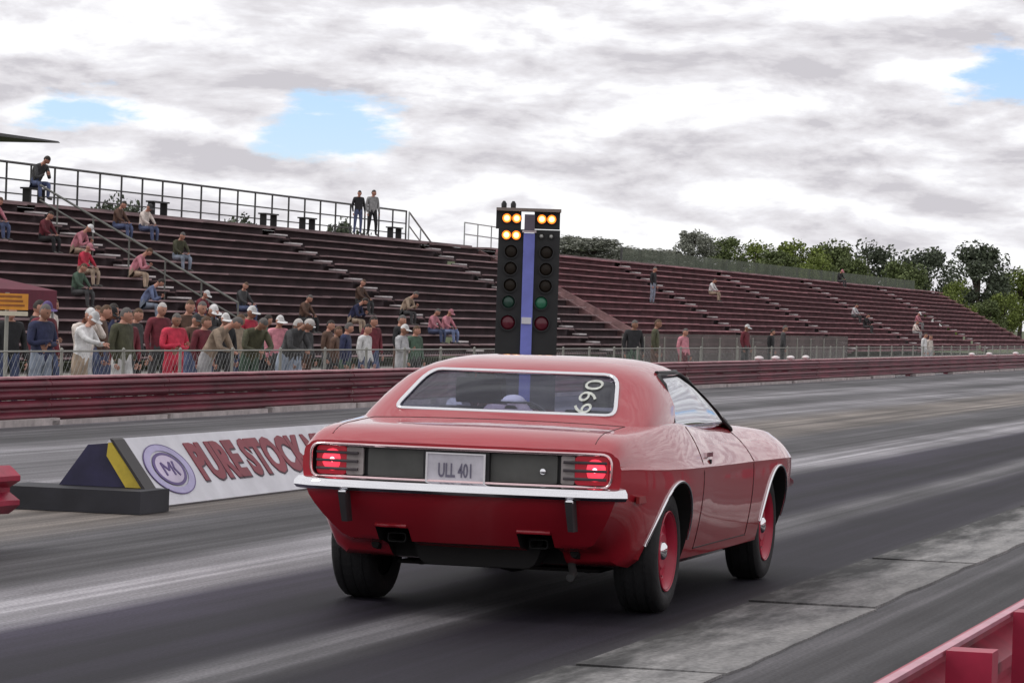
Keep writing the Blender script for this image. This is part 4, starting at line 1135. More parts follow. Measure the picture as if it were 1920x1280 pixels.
KY = [-1.15, -1.06, -.93, -.7, -.3, 0, .35, .8, 1.3, 1.9, 2.3, 2.74, 3.2, 3.45, 3.62]
XC = [.835, .85, .868, .895, .925, .94, .935, .92, .912, .912, .918, .925, .895, .85, .79]
ZC = [.775, .774, .772, .765, .755, .75, .745, .738, .732, .728, .725, .722, .712, .705, .69]
ZS = [.862, .898, .922, .940, .965, .985, .985, .955, .928, .912, .902, .888, .865, .845, .81]
XS = [.79, .797, .802, .812, .82, .815, .805, .785, .77, .757, .752, .757, .75, .722, .67]
XD = [.70, .70, .70, .70, .69, .68, .67, .66, .65, .64, .63, .62, .61, .58, .52]
ZD = [.866, .910, .940, .954, .972, .985, .982, .965, .945, .93, .922, .905, .878, .855, .82]
ZT = [.870, .918, .952, .966, .982, .985, .98, .97, .955, .945, .95, .938, .905, .875, .835]
XL = [.665, .68, .71, .775, .83, .855, .86, .862, .862, .862, .86, .85, .80, .74, .67]
ZL = [.385, .375, .36, .315, .275, .262, .258, .256, .255, .255, .256, .262, .285, .315, .34]
ZB = [.36, .345, .325, .27, .23, .22, .22, .22, .22, .22, .22, .22, .24, .28, .32]

def smooth01(t): t = max(0, min(1, t)); return t * t * (3 - 2 * t)
def rear_bow(x): return .08 * (abs(x) / .85) ** 2.2
def deform(x, y, z):
    w = smooth01((-.55 - y) / .6)
    if w > 0:
        y += w * rear_bow(x)
        y += w * .24 * max(0, min(1, (.60 - z) / .26)) ** 1.25
    w = smooth01((y - 2.9) / .7)
    if w > 0: y -= w * (.16 * (abs(x) / .8) ** 2.4 + .14 * smooth01((.55 - z) / .3))
    return (x, y, z)

def bez(a, b, c, n):
    r = []
    for i in range(n):
        t = i / n
        r.append(((1 - t) ** 2 * a[0] + 2 * t * (1 - t) * b[0] + t * t * c[0], (1 - t) ** 2 * a[1] + 2 * t * (1 - t) * b[1] + t * t * c[1]))
    return r
def half(y):
    g = lambda v: ck(KY, v, y)
    xc, zc, xs, zs, xd, zd, zt, xl, zl, zb = map(g, (XC, ZC, XS, ZS, XD, ZD, ZT, XL, ZL, ZB))
    p = [(0, zb), (xl * .5, zb), (xl * .93, zb + .004)]
    p += [(xl, zl)]
    p += bez((xl, zl), (xc + .012, zl * .45 + zc * .55), (xc, zc - .012), 8)[1:]
    p += [(xc, zc - .012), (xc + .002, zc), (xc - .006, zc + .012)]
    p += bez((xc - .006, zc + .012), ((xc + xs) / 2 + .018, (zc + zs) / 2 + .012), (xs + .012, zs - .022), 6)[1:]
    p += bez((xs + .012, zs - .022), (xs - .004, zs + .004), (xd + .03, zd - .002), 4)
    p += [(xd, zd), (xd * .72, zd + (zt - zd) * .55), (xd * .4, zd + (zt - zd) * .88), (0, zt)]
    return p

def body_mesh():
    ys = sorted(set([round(-1.15 + i * .05, 3) for i in range(96) if -1.15 + i * .05 < 3.62] + [3.62, -1.13, -1.14]))
    secs = [half(y) for y in ys]
    n = len(secs[0]); vs = []; 
    ring_n = 2 * n - 2
    for y, s in zip(ys, secs):
        full = [(x, z) for x, z in s] + [(-x, z) for x, z in reversed(s[1:-1])]
        vs += [deform(x, y, z) for x, z in full]
    fs = []
    for i in range(len(ys) - 1):
        a, b = i * ring_n, (i + 1) * ring_n
        fs += [(a + j, a + (j + 1) % ring_n, b + (j + 1) % ring_n, b + j) for j in range(ring_n)]
    # bowed end caps, built as rows from left to right
    for ei, y in ((0, ys[0]), (len(ys) - 1, ys[-1])):
        base = ei * ring_n; s = secs[ei]; NX = 14
        rows = []
        for k in range(n):
            x, z = s[k]
            if k in (0, n - 1): rows.append([base + k]); continue
            li, ri = base + ring_n - k, base + k
            r = [li]
            for q in range(1, NX):
                xx = -x + 2 * x * q / NX
                vs.append(deform(xx, y, z)); r.append(len(vs) - 1)
            r.append(ri); rows.append(r)
        for k in range(n - 1):
            a, b = rows[k], rows[k + 1]
            if len(a) == 1: fs += [(a[0], b[q], b[q + 1]) for q in range(NX)]
            elif len(b) == 1: fs += [(a[q], b[0], a[q + 1]) for q in range(NX)]
            else: fs += [(a[q], b[q], b[q + 1], a[q + 1]) for q in range(NX)]
    mb = MB(); mb.add(vs, fs)
    return mb

def tri_mesh(mb, name, m, smooth=None):
    me = mb.mesh(name, m, smooth)
    bm = bmesh.new(); bm.from_mesh(me)
    bmesh.ops.remove_doubles(bm, verts=bm.verts, dist=1e-5)
    bmesh.ops.triangulate(bm, faces=[f for f in bm.faces if len(f.verts) > 4])
    bmesh.ops.recalc_face_normals(bm, faces=bm.faces)
    bm.to_mesh(me); bm.free()
    return me

def boolean(me, cutters, op='DIFFERENCE'):
    ob = bpy.data.objects.new('tmp', me); COL.objects.link(ob)
    cs = []
    for c in cutters:
        co = bpy.data.objects.new('cut', c); COL.objects.link(co); cs.append(co)
        md = ob.modifiers.new('b', 'BOOLEAN'); md.object = co; md.operation = op; md.solver = 'EXACT'; md.material_mode = 'TRANSFER'
    dg = bpy.context.evaluated_depsgraph_get(); dg.update()
    res = bpy.data.meshes.new_from_object(ob.evaluated_get(dg))
    for o in [ob] + cs: bpy.data.objects.remove(o)
    return res

def resmooth(me, ang):
    me.polygons.foreach_set('use_smooth', [True] * len(me.polygons)); me.set_sharp_from_angle(angle=math.radians(ang)); me.update()

body0 = tri_mesh(body_mesh(), 'body', M_PAINT)
bmx = bmesh.new(); bmx.from_mesh(body0); BODY_BVH = BVHTree.FromBMesh(bmx); bmx.free()
WY = (-.15, 2.58); WR = .322
cut = []
for wy in WY:
    for s in (-1, 1):
        r = .365 if wy < 1 else .36
        pr = [(.58 * s, r), (1.1 * s, r)]
        c = MB().lathe(pr, 40, 'x', (0, wy, .315)); cut.append(tri_mesh(c, 'c', M_UNDER))
# recess for the tail panel, following the bow of the tail
TZ0, TZ1, TX = .684, .846, .785
def tail_y(x): return -1.15 + rear_bow(x)
def rr_cols(x0, x1, z0, z1, r, n=28):
    """columns (x, zlow, zhigh) of a rounded rectangle"""
    cols = []
    for i in range(n + 1):
        x = x0 + (x1 - x0) * (.5 - .5 * math.cos(math.pi * i / n))
        e = min(x - x0, x1 - x); k = 0
        if e < r: k = r - math.sqrt(max(0, r * r - (r - e) ** 2))
        cols.append((x, z0 + k, z1 - k))
    return cols
def bow_block(cols, yf, yb, m, name):
    """solid between surfaces yf(x,z) and yb(x,z) over the columns"""
    mb = MB(); vs = []
    for x, a, b in cols:
        if b - a < .004: a, b = (a + b) / 2 - .002, (a + b) / 2 + .002
        vs += [(x, yf(x), a), (x, yf(x), b), (x, yb(x), b), (x, yb(x), a)]
    fs = []
    k = len(cols)
    for i in range(k - 1):
        p, q = 4 * i, 4 * i + 4
        fs += [(p + j, p + (j + 1) % 4, q + (j + 1) % 4, q + j) for j in range(4)]
    fs += [(0, 1, 2, 3), tuple(4 * (k - 1) + j for j in (3, 2, 1, 0))]
    return tri_mesh(mb.add(vs, fs), name, m)
cut.append(bow_block(rr_cols(-TX, TX, TZ0, TZ1, .05), lambda x: -1.5, lambda x: tail_y(x) + .055, M_BLACK, 'c'))
for s in (-1, 1):      # cut-outs for the exhaust tips
    cut.append(tri_mesh(MB().box(s * .375 - .09, s * .375 + .09, -1.4, -.62, .2, .43), 'c', M_UNDER))
cut.append(tri_mesh(MB().box(-.70, .70, .02, 1.92, .42, 1.2), 'c', M_INT))
body_me = boolean(body0, cut)
resmooth(body_me, 28)
body = place('body', body_me, CAR)
# the floor pan is black
BVH2 = BODY_BVH
def hit_side(y, z, s=1, off=0.0):
    h = BODY_BVH.ray_cast(Vector((2.0 * s, y, z)), Vector((-s, 0, 0)))
    return (h[0] + h[1] * off) if h[0] is not None else None
def hit_top(x, y, off=0.0):
    h = BODY_BVH.ray_cast(Vector((x, y, 2.5)), Vector((0, 0, -1)))
    return h[0] + h[1] * off
def hit_rear(x, z, off=0.0):
    h = BODY_BVH.ray_cast(Vector((x, -3, z)), Vector((0, 1, 0)))
    return h[0] + h[1] * off
MB().box(-.55, .55, -.3, 3.2, .20, .217).build('floor_pan', M_UNDER, CAR)

# ---- greenhouse
GY = [-.50, -.42, -.3, -.2, -.1, .0, .08, .14, .22, .35, .6, .85, 1.05, 1.2, 1.35, 1.55, 1.8, 2.0, 2.15]
GT = [.90, .945, 1.005, 1.058, 1.112, 1.165, 1.206, 1.236, 1.265, 1.291, 1.310, 1.312, 1.300, 1.272, 1.225, 1.145, 1.03, .935, .88]
GW = [.70, .755, .785, .80, .806, .808, .808, .807, .806, .80, .792, .785, .78, .778, .776, .772, .766, .76, .75]
ZB0 = .85
def gsec(y, off, n=20):
    zt = ck(GY, GT, y) - off; w = ck(GY, GW, y) - off
    H = max(zt - ZB0, .012); pts = []
    ex = .42
    for i in range(n + 1):
        t = math.pi * i / n
        c, s = math.cos(t), math.sin(t)
        z = ZB0 + H * abs(s) ** (ex * .92)
        x = w * math.copysign(abs(c) ** ex, c)
        x *= 1 - .125 * smooth01((z - .93) / .42)
        pts.append((x, z))
    return pts
def gshell(off, th, m, name):
    ys = [GY[0] + (GY[-1] - GY[0]) * i / 64 for i in range(65)]
    n = 20; vs = []; fs = []
    for o in (off, off + th):
        for y in ys: vs += [(x, y, z) for x, z in gsec(y, o, n)]
    k = len(ys); W = n + 1; B = k * W
    for i in range(k - 1):
        for j in range(n):
            a = i * W + j
            fs.append((a, a + 1, a + W + 1, a + W)); fs.append((B + a + W, B + a + W + 1, B + a + 1, B + a))
        fs.append((i * W, (i + 1) * W, B + (i + 1) * W, B + i * W))
        fs.append((i * W + n, B + i * W + n, B + (i + 1) * W + n, (i + 1) * W + n))
    for j in range(n):
        fs.append((j, B + j, B + j + 1, j + 1))
        a = (k - 1) * W + j
        fs.append((a, a + 1, B + a + 1, B + a))
    return tri_mesh(MB().add(vs, fs), name, m)
def rpoly(pts, r, n=5):
    out = []
    k = len(pts)
    for i in range(k):
        p = Vector(pts[i]); a = Vector(pts[i - 1]); b = Vector(pts[(i + 1) % k])
        rr = r[i] if isinstance(r, (list, tuple)) else r
        da, db = (a - p).normalized(), (b - p).normalized()
        p0, p1 = p + da * min(rr, (a - p).length * .45), p + db * min(rr, (b - p).length * .45)
        for t in range(n + 1):
            t /= n
            q = p0 * (1 - t) ** 2 + p * 2 * t * (1 - t) + p1 * t * t
            out.append((q.x, q.y))
    return out
BW = rpoly([(-.605, 1.018), (.59, 1.018), (.505, 1.222), (-.525, 1.222)], [.05, .05, .07, .07])
SW = rpoly([(.30, .90), (.44, 1.222), (1.13, 1.225), (1.93, .895)], [.04, .05, .08, .05])
WSH = rpoly([(-.70, .91), (.70, .91), (.57, 1.232), (-.57, 1.232)], .07)
def grow(o, d):
    c = Vector((sum(p[0] for p in o) / len(o), sum(p[1] for p in o) / len(o)))
    return [tuple(Vector(p) + (Vector(p) - c).normalized() * d) for p in o]
def cutters(d):
    b = MB().prism(grow(BW, d), lambda p: (p[0], -.9, p[1]), lambda p: (p[0], .30, p[1]))
    w = MB().prism(grow(WSH, d), lambda p: (p[0], 1.12, p[1]), lambda p: (p[0], 2.6, p[1]))
    r = MB().prism(grow(SW, d), lambda p: (.45, p[0], p[1]), lambda p: (1.3, p[0], p[1]))
    l = MB().prism(grow(SW, d + .0017), lambda p: (-.463, p[0] + .0011, p[1]), lambda p: (-1.317, p[0] + .0011, p[1]))
    return [tri_mesh(x, 'c', M_BLACK) for x in (b, w, r, l)]
sh = gshell(0, .03, M_PAINT, 'roof')
bmx = bmesh.new(); bmx.from_mesh(sh); G_BVH = BVHTree.FromBMesh(bmx); bmx.free()
_c = cutters(0.0)
roof_me = boolean(sh, [_c[3], _c[2], _c[0], _c[1]]); resmooth(roof_me, 30)
roof = place('roof', roof_me, CAR)
M_GLASS_R = glass_mat('rear_glass', (.80, .81, .90)); M_GLASS_S = glass_mat('side_glass', (.84, .86, .92), 1.0, .95)
def gfine():
    ys = [GY[0] + (GY[-1] - GY[0]) * i / 240 for i in range(241)]
    n = 90; vs = []
    for y in ys: vs += [(x, y, z) for x, z in gsec(y, 0, n)]
    W = n + 1
    fs = [(i * W + j, i * W + j + 1, (i + 1) * W + j + 1, (i + 1) * W + j) for i in range(240) for j in range(n)]
    return BVHTree.FromPolygons(vs, fs)
G_FINE = gfine()
def pane(nm, outline, org, dirv, m, nr=14, nc=26):
    """glass pane: rows across the outline projected onto the cabin surface, 14 mm inside it"""
    d = Vector(dirv); z0, z1 = min(p[1] for p in outline), max(p[1] for p in outline)
    vs = []
    for i in range(nr + 1):
        z = z0 + .001 + (z1 - z0 - .002) * i / nr; xs = []
        for a, b in zip(outline, outline[1:] + outline[:1]):
            if (a[1] - z) * (b[1] - z) <= 0 and a[1] != b[1]: xs.append(a[0] + (b[0] - a[0]) * (z - a[1]) / (b[1] - a[1]))
        x0, x1 = min(xs), max(xs)
        for j in range(nc + 1):
            o = Vector(org(x0 + (x1 - x0) * j / nc, z)); h = G_FINE.ray_cast(o, d)
            vs.append((h[0] if h[0] is not None else o + d * 1.2) + d * .014)
    W = nc + 1
    mb = MB().add(vs, [(i * W + j, i * W + j + 1, (i + 1) * W + j + 1, (i + 1) * W + j) for i in range(nr) for j in range(nc)])
    o = mb.build(nm, m, CAR, 60, fix=True)
    o.modifiers.new('thickness', 'SOLIDIFY').thickness = .004
    return o
pane('rear_window', grow(BW, .012), lambda a, z: (a, -1.5, z), (0, 1, 0), M_GLASS_R)
pane('windscreen', grow(WSH, .0), lambda a, z: (a, 3.0, z), (0, -1, 0), M_GLASS_S)
SWG = [(y, max(z, .935)) for y, z in grow(SW, .012)]
for s in (1, -1): pane('side_window', SWG, lambda a, z: (1.5 * s, a, z), (-s, 0, 0), M_GLASS_S)
def proj_poly(outline, org, dirv, f, off=.004):
    pts = []
    for p in outline:
        o = f(p); h = G_BVH.ray_cast(Vector(o), Vector(dirv))
        if h[0] is not None: pts.append(h[0] - Vector(dirv) * off)
    return pts
bwo = proj_poly(grow(BW, .006), None, (0, 1, 0), lambda p: (p[0], -1.5, p[1]))
MB().tube(bwo, .0125, 8, True).build('rear_window_trim', M_CHROME, CAR, 60)
for s in (1, -1):
    pts = proj_poly(grow(SW, .008), None, (-s, 0, 0), lambda p: (1.5 * s, p[0], p[1]), .004)
    pts = [p for p in pts if p.z > .9]
    MB().tube(pts, .011, 6).build('side_window_trim', M_BLACK, CAR, 60)
    dr = proj_poly([(.10 + .0 * i, 0) for i in range(0)], None, (-s, 0, 0), lambda p: p)
    rail = []
    for i in range(24):
        y = .50 + 1.4 * i / 23; 
        zt = ck(GY, GT, y)
        zz = min(1.238, zt - .035)
        h = G_BVH.ray_cast(Vector((1.5 * s, y, zz)), Vector((-s, 0, 0)))
        if h[0] is not None: rail.append(h[0] + Vector((s * .006, 0, 0)))
    MB().tube(rail, .013, 6).build('drip_rail', M_BLACK, CAR, 60)
    # quarter glass divider and mirror
    if s < 0:
        mr = empty('door_mirror', (s * .83, 1.62, .985)); mr.parent = CAR
        MB().lathe([(-.055, .0), (-.05, .035), (0, .05), (.018, .048), (.02, .0)], 14, 'y', closed=False).build('mirror_shell', M_CHROME, mr, 50, rot=(0, 0, 0))
        MB().tube([(0, 0, -.03), (-s * .03, .02, -.085)], .012, 6).build('mirror_stalk', M_CHROME, mr, 60)

# ---- wheel-arch trim, seams, handles
for wy in WY:
    for s in (1, -1):
        pts = []
        r = .372 if wy < 1 else .367
        for i in range(41):
            a = math.radians(8 + 164 * i / 40)
            y, z = wy + r * math.cos(a), .315 + r * math.sin(a)
            p = hit_side(y, z, s, .003)
            if p is not None and z > .28: pts.append(p)
        MB().tube(pts, .0085, 6).build('arch_trim', M_CHROME, CAR, 60)
def seam(pts, nm='panel_seam', r=.0035):
    pts = [p for p in pts if p is not None]
    MB().tube(pts, r, 5).build(nm, M_SEAM, CAR)
for s in (1, -1):
    seam([hit_side(.46 - .03 * math.sin(i / 11 * 3.1), .30 + (.955 - .30) * i / 11, s) for i in range(12)], 'door_seam')
    seam([hit_side(1.86 + .02 * i / 11, .30 + (.895 - .30) * i / 11, s) for i in range(12)], 'door_seam')
    seam([hit_side(.46 + (1.86 - .46) * i / 14, .305, s) for i in range(15)], 'door_seam')
    h = hit_side(.62, .80, s, .012)
    MB().bar((h.x, .545, h.z), (h.x, .70, h.z), .02, .024).build('door_handle', M_CHROME, CAR)
    h = hit_side(.66, .765, s, .003)
    MB().lathe([(-.006, .013), (.006, .013)], 10, 'x', tuple(h)).build('door_lock', M_BLACK, CAR)
    p = [hit_side(-.78 + .0 * i, .62, s, .004) for i in range(1)][0]
    MB().box(p.x - .01, p.x + .008, -.86, -.70, .60, .635).build('side_marker', mat('side_marker_red', (.25, .01, .01), .3), CAR)
# boot lid gap and the crease in front of the tail lip
seam([hit_top(x * .68 / 12, -.36 - .02 * abs(x / 12), 0) for x in range(-12, 13)], 'boot_seam', .0025)
for s in (1, -1): seam([hit_top(s * (.68 + .01 * i / 12), -.38 - .66 * i / 12, 0) for i in range(13)], 'boot_seam', .0025)
# ---- tail panel, lamps, plate
ty = lambda d: (lambda x: tail_y(x) + d)
place('tail_panel', bow_block(rr_cols(-.48, .51, TZ0 + .008, TZ1 - .012, .01), ty(.035), ty(.051), M_TAIL, 'tail_panel'), CAR)
def frame_pts(d=0.0, n=14):
    out = []
    for x, z in rpoly([(-TX - d, TZ0 - d), (TX + d, TZ0 - d), (TX + d, TZ1 + d), (-TX - d, TZ1 + d)], .055, 6): out.append((x, z))
    full = []
    for i in range(len(out)):
        a, b = out[i], out[(i + 1) % len(out)]
        m = max(1, int(math.dist(a, b) / .06))
        full += [(a[0] + (b[0] - a[0]) * j / m, a[1] + (b[1] - a[1]) * j / m) for j in range(m)]
    return full
MB().tube([Vector((x, tail_y(x) - .003, z)) for x, z in frame_pts(.002)], .0085, 6, True).build('tail_frame', mat('tail_frame_bright', (.75, .55, .56), .2, metal=.9, var=.03), CAR, 60)
M_LENS = mat('tail_lens_red', (.28, .015, .03), .2, emit=((1.0, .03, .06), .16)); M_BULB = mat('tail_bulb', (1, .5, .5), .3, emit=((1.0, .16, .2), 7.0)); M_GLOW = mat('tail_lens_lit', (.8, .05, .08), .25, emit=((1.0, .05, .09), 1.1))
M_REV = mat('reverse_lens', (.38, .34, .33), .25, var=.15, vscale=8); M_BARD = mat('lamp_bar', (.06, .05, .055), .4, metal=.3)
for s in (-1, 1):
    lp = empty('tail_lamp', (0, 0, 0)); lp.parent = CAR
    xa, xb = (-.765, -.60) if s < 0 else (.60, .765)
    place('lens', bow_block(rr_cols(xa, xb, TZ0 + .008, TZ1 - .01, .02), ty(.028), ty(.05), M_LENS, 'lens'), lp)
    ia, ib = (-.598, -.505) if s < 0 else (.53, .598)
    place('reverse_lens', bow_block(rr_cols(ia, ib, TZ0 + .010, TZ1 - .012, .008), ty(.03), ty(.05), M_REV, 'reverse_lens'), lp)
    for z in (TZ0 + .038, TZ0 + .079, TZ0 + .12):
        a0, b0 = (-.735, -.52) if s < 0 else (.54, .70)
        if s < 0: a0, b0 = -.76, -.53
        else: a0, b0 = .545, .76
        pts = [Vector((a0 + (b0 - a0) * i / 8, tail_y(a0 + (b0 - a0) * i / 8) + .014, z)) for i in range(9)]
        MB().tube(pts, .0085, 6).build('lamp_bar', M_BARD, lp, 60)
    bx = -.675 if s < 0 else .70
    by = tail_y(bx) + .026
    MB().lathe([(0, .056), (-.003, .054), (-.006, .035), (-.008, 0)], 20, 'y', (bx, by, TZ0 + .083), closed=False).build('lit_area', M_GLOW, lp, 60)
    MB().lathe([(0, .014), (-.008, .01), (-.010, 0)], 12, 'y', (bx, by - .006, TZ0 + .083), closed=False).build('bulb', M_BULB, lp, 60)
pl = empty('licence_plate', (0, 0, 0)); pl.parent = CAR
py = tail_y(0) - .004
MB().box(-.152, .152, py, py + .006, .672, .826).build('plate', mat('plate_white', (.55, .53, .58), .45, var=.12, vscale=9), pl)
MB().box(-.172, .172, py + .008, py + .05, .666, .836).build('plate_recess', M_BLACK, pl)
mb = MB(); 
for a in ((-.156, -.146, .670, .828), (.146, .156, .670, .828), (-.146, .146, .670, .678), (-.146, .146, .821, .828)): mb.box(a[0], a[1], py - .006, py - .001, a[2], a[3])
mb.build('plate_frame', mat('plate_frame', (.8, .78, .8), .3, metal=.5), pl)
PT = Matrix(((1, 0, 0, 0), (0, 0, -1, py - .002), (0, 1, 0, .737), (0, 0, 0, 1)))
text_obj('plate_lettering', 'ULL 401', .086, mat('plate_ink', (.13, .12, .17), .5), pl, PT @ Matrix.Scale(1.15, 4, (0, 1, 0)), extrude=.001, sx=.62, offset=.0015)
ey_ = tail_y(.44) + .03
MB().lathe([(0, .016), (-.006, .015), (-.009, .009), (-.009, 0)], 16, 'y', (.44, ey_, .752), closed=False).build('boot_lock', M_CHROME, CAR, 50)

# ---- rear bumper: chrome bar with dark pads below
def bumper_path(z, d, xe=.828, n=36):
    pts = []
    for i in range(n + 1):
        x = -xe + 2 * xe * i / n
        e = smooth01((abs(x) - (xe - .10)) / .10)
        pts.append(Vector((x, tail_y(x) - d + e * .06, z)))
    return pts
prof = [(.0, -.026), (.035, -.034), (.060, -.028), (.078, -.012), (.074, .010), (.050, .030), (.0, .034)]
MB().sweep([(x, z) for x, z in prof], bumper_path(.648, .015)).build('rear_bumper', M_CHROME, CAR, 50)
for s, x in ((-1, -.575), (1, .605)):
    g = empty('bumper_guard', (x, tail_y(x) - .085, 0)); g.parent = CAR
    prg = [(-.022, -.01), (-.018, -.028), (.018, -.028), (.022, -.01), (.022, .05), (-.022, .05)]
    MB().prism(prg, lambda p: (p[0] * .8, p[1] + .07, .46), lambda p: (p[0], p[1], .612)).build('guard_pad', mat('guard_rubber', (.05, .045, .048), .5), g)
    MB().lathe([(.606, .026), (.618, .024), (.624, .012)], 10, 'z', (0, .0, 0)).build('guard_cap', M_CHROME, g, 50)
# valance lip above each exhaust cut-out, exhaust tips
for s in (-1, 1):
    x0 = s * .375
    lp_ = [hit_rear(x0 - .085 + .17 * i / 8, .443, .003) for i in range(9)]
    MB().tube(lp_, .010, 6).build('exhaust_lip', M_PAINT, CAR, 60)
    ex_ = empty('exhaust_tip', (x0, -.86, .375)); ex_.parent = CAR
    mb = MB(); o = rpoly([(-.05, -.024), (.05, -.024), (.05, .024), (-.05, .024)], .016, 3)
    k = len(o); inn = [(a * .88, b * .8) for a, b in o]
    vs = [(a, -.04, b) for a, b in o] + [(a, .5, b) for a, b in o] + [(a, -.04, b) for a, b in inn] + [(a, .4, b) for a, b in inn]
    fs = []
    for j in range(k):
        q = (j + 1) % k
        fs += [(j, q, k + q, k + j), (2 * k + j, 3 * k + j, 3 * k + q, 2 * k + q), (j, 2 * k + j, 2 * k + q, q)]
    fs += [tuple(range(3 * k, 4 * k)), tuple(range(k, 2 * k))]
    mb.add(vs, fs).build('tip', mat('tip_shade_black', (.008, .008, .008), .9, metal=.0), ex_, 40)  # near black: shade of the cut-outs painted onto the tips

# ---- running gear
ax = empty('rear_axle', (0, WY[0], 0)); ax.parent = CAR
MB().tube([(-.66, 0, WR), (.66, 0, WR)], .042, 10).build('axle_tube', M_UNDER, ax, 50)
MB().lathe([(-.14, .03), (-.11, .10), (-.04, .135), (.04, .14), (.12, .08), (.2, .05)], 16, 'y', (0.04, 0, WR - .01)).build('differential', M_UNDER, ax, 50)
for s in (-1, 1):
    MB().tube([(s * .53, -.62, .33), (s * .53, -.3, .27), (s * .53, 0, .255), (s * .53, .4, .27), (s * .53, .75, .3)], .024, 6).build('leaf_spring', M_UNDER, ax)
    MB().tube([(s * .46, -.05, .2), (s * .44, .1, .52)], .03, 8).build('damper', M_UNDER, ax, 50)
    MB().tube([(s * .375, -.6, .39), (s * .36, -.3, .47), (s * .33, 0.05, .46), (s * .32, .4, .30)], .032, 8).build('tail_pipe', M_UNDER, ax, 60)
MB().prism(rpoly([(-.3, -.06), (.3, -.06), (.36, .1), (-.36, .1)], .05, 3), lambda p: (p[0] + .02, -.78, p[1] + .30), lambda p: (p[0] + .02, -.32, p[1] + .30)).build('fuel_tank', M_UNDER, CAR)
MB().tube([(.47, -.62, .31), (.5, -.66, .22), (.5, -.72, .2)], .022, 8).build('tow_hook', M_DARKSTEEL, CAR, 60)

M_WHEELRED = mat('wheel_red', (.40, .015, .045), .35, var=.08)
def wheel(x, y, s, w):
    o = empty('wheel', (x, y, WR)); o.parent = CAR
    h = w / 2
    tp = [(-h * .8, .20), (-h * .98, .235), (-h * 1.0, .27), (-h * .92, .302), (-h * .78, .317), (-h * .3, WR), (h * .3, WR), (h * .78, .317), (h * .92, .302), (h * 1.0, .27), (h * .98, .235), (h * .8, .20)]
    tb = MB().lathe(tp, 44, 'x', closed=False)
    ty_ = tb.build('tyre', M_RUBBER, o, 40)
    gv = MB()
    for a in (-.5, 0, .5): gv.lathe([(h * a - .004, WR - .004), (h * a - .004, WR + .0015), (h * a + .004, WR + .0015), (h * a + .004, WR - .004)], 44, 'x', closed=False)
    gv.build('tread_groove', M_BLACK, o)
    rm = [(s * h * .86, .205), (s * h * .93, .200), (s * h * .80, .185), (s * h * .55, .175), (s * h * .50, .12), (s * h * .72, .09), (s * h * .72, .0)]
    MB().lathe(rm, 36, 'x', closed=False).build('rim', M_WHEELRED, o, 35)
    MB().lathe([(-s * h * .7, .20), (-s * h * .3, .19), (-s * h * .3, 0)], 24, 'x', closed=False).build('inner_rim', M_UNDER, o, 35)
    MB().lathe([(s * h * .93, .203), (s * h * .98, .207), (s * h * .95, .212)], 36, 'x', closed=False).build('trim_ring', M_WHEELRED, o, 60)
    MB().lathe([(s * h * .72, .05), (s * h * .82, .045), (s * h * .90, .028), (s * h * .92, 0)], 24, 'x', closed=False).build('hub_cap', M_CHROME, o, 50)
    lug = MB().lathe([(s * h * .5, .011), (s * h * .66, .01)], 6, 'x').mesh('lug_nut', M_CHROME)
    for i in range(5):
        a = i * 1.2566
        place('lug_nut', lug, o, (0, .145 * math.cos(a), .145 * math.sin(a)))
    return o
for y, w, xc in ((WY[0], .235, .765), (WY[1], .205, .76)):
    for s in (-1, 1): wheel(s * xc, y, s, w)

# ---- front end (mostly out of sight)
def fpath(z, d, xe=.79, n=24):
    return [Vector((xe - 2 * xe * i / n, 3.62 - .16 * (abs(xe - 2 * xe * i / n) / .8) ** 2.4 + d - .16 * smooth01((abs(xe - 2 * xe * i / n) - .74) / .1), z)) for i in range(n + 1)]
MB().sweep(prof, fpath(.55, .0)).build('front_bumper', M_CHROME, CAR, 50)
MB().box(-.7, .7, 3.25, 3.40, .22, .36).build('front_valance', M_BLACK, CAR)
for s in (-1, 1):
    MB().lathe([(0, .09), (.02, .085), (.04, .05), (.045, 0)], 18, 'y', (s * .56, 3.53, .66), closed=False).build('headlamp', M_REV, CAR, 50)
# ---- cabin
MB().box(-.66, .66, -.16, .10, .985, .998).build('parcel_shelf', M_INT, CAR)
def seatp(x, y, back):
    o = empty('front_seat' if back > .5 else 'rear_seat', (x, y, .42)); o.parent = CAR
    return o
for x in (-.36, .36):
    o = seatp(x, .85, 1)
    MB().prism(rpoly([(-.25, 0), (.3, .02), (.3, .16), (-.25, .12)], .04, 3), lambda p: (-.25, p[0] + .1, p[1]), lambda p: (.25, p[0] + .1, p[1])).build('cushion', M_INT, o)
    MB().prism(rpoly([(-.25, .06), (-.10, .06), (-.22, .60), (-.32, .60)], .04, 3), lambda p: (-.24, p[0], p[1]), lambda p: (.24, p[0], p[1])).build('backrest', M_INT, o)
    MB().prism(rpoly([(-.36, .62), (-.25, .62), (-.27, .76), (-.36, .76)], .03, 3), lambda p: (-.13, p[0], p[1]), lambda p: (.13, p[0], p[1])).build('headrest', M_INT, o)
o = seatp(0, .25, 0)
MB().prism(rpoly([(-.15, .06), (.02, .06), (-.10, .54), (-.2, .54)], .04, 3), lambda p: (-.6, p[0], p[1]), lambda p: (.6, p[0], p[1])).build('backrest', M_INT, o)
MB().box(-.66, .66, 1.62, 1.9, .82, .955).build('dashboard', M_INT, CAR)
sw_ = empty('steering_wheel', (-.36, 1.38, .86)); sw_.parent = CAR; sw_.rotation_euler = (math.radians(65), 0, 0)
MB().tube([(.18 * math.cos(i / 24 * 6.283), .18 * math.sin(i / 24 * 6.283), 0) for i in range(24)], .013, 6, True).build('rim', M_BLACK, sw_, 60)
MB().bar((-.17, 0, 0), (.17, 0, 0), .03, .012).build('spoke', M_BLACK, sw_)

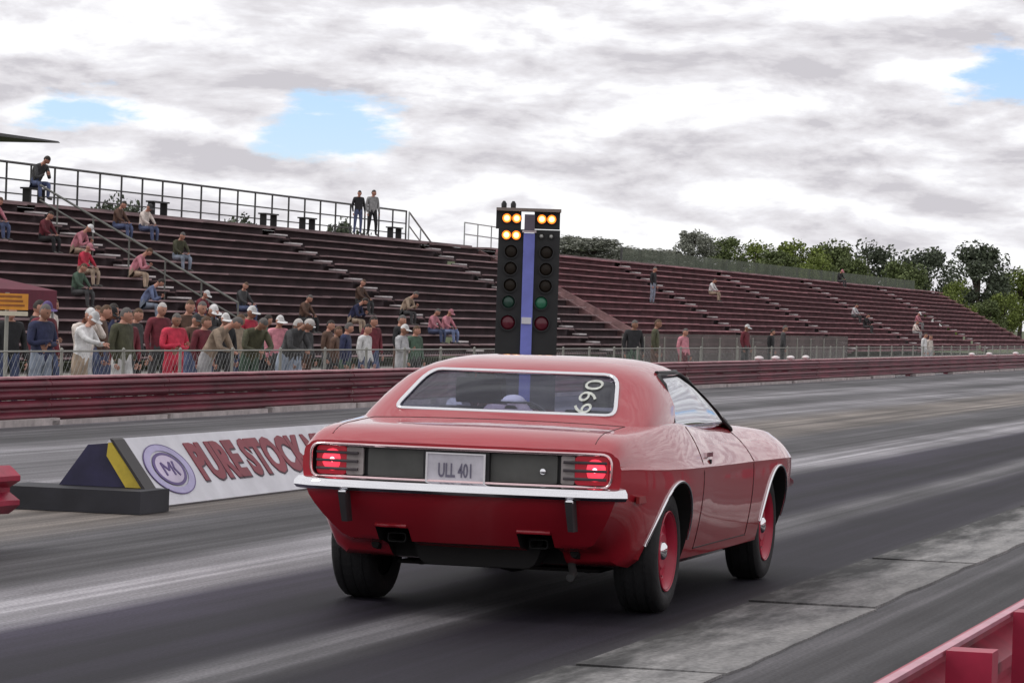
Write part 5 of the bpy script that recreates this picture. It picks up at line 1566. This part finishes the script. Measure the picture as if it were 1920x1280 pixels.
# digits on the rear window, written on end
def on_glass(me, off):
    for v in me.vertices:
        h = G_BVH.ray_cast(Vector((v.co.x, -1.5, v.co.z)), Vector((0, 1, 0)))
        if h[0] is not None: v.co.y = h[0].y + .012 - off - (v.co.y if False else 0)
dm = text_mesh('069', .14, offset=.0, extrude=.0)
ca = math.radians(-92)
dm.transform(Matrix(((math.cos(ca), -math.sin(ca), 0, 0), (0, 0, 0, 0), (math.sin(ca) * .86, math.cos(ca) * .62, 0, 0), (0, 0, 0, 1))))
dm.transform(Matrix.Translation((.40, 0, 1.112)))
bm = bmesh.new(); bm.from_mesh(dm); bmesh.ops.triangulate(bm, faces=bm.faces); bmesh.ops.subdivide_edges(bm, edges=bm.edges, cuts=1); bm.to_mesh(dm); bm.free()
on_glass(dm, .004)
dm.materials.clear(); dm.materials.append(mat('shoe_polish', (.5, .52, .48), .8, var=.2, vscale=30))
place('window_digits', dm, CAR)

# things on the parcel shelf
cp = MB(); n = 16; vs = []
for i in range(6):
    t = math.pi / 2 * i / 5
    vs += [(.062 * math.sin(t) * math.cos(6.283 * j / n), .055 * math.sin(t) * math.sin(6.283 * j / n), .032 * math.cos(t)) for j in range(n)]
cp.add(vs, [(i * n + j, i * n + (j + 1) % n, (i + 1) * n + (j + 1) % n, (i + 1) * n + j) for i in range(5) for j in range(n)])
pk = empty('white_cap', (-4.92 - .03, 18.1 + .02, 1.072), label='small white cap on top of papers behind the rear window of the car', cat='cap')
cp.build('crown', mat('cap_white', (.88, .88, .88), .8, var=.02), pk, 50, fix=False)
MB().lathe([(-.004, .07), (.004, .068)], 16, 'z').build('brim', CL['white'], pk, 50)
pp = empty('papers', (-4.92 - .05, 18.1 + .02, 1.0), label='low pile of pinkish white papers on the parcel shelf of the car', cat='papers')
for i, (a, b, c, d) in enumerate(((-.15, .13, 0, .028), (-.13, .06, .029, .048), (-.02, .10, .029, .056))):
    MB().prism([(a, c), (b, c), (b - .02, d), (a + .02, d)], lambda p: (p[0], -.05, p[1]), lambda p: (p[0], .05, p[1])).build('sheet_pile', mat('paper_pink', (.85, .70, .72), .8, var=.1, vscale=20), pp)

drv = person('drive', -4.92 - .36, 18.1 + .80, .44, 180, 'navy', 'black', 'driver in a dark top at the wheel of the red car', None, 'dark', .88)
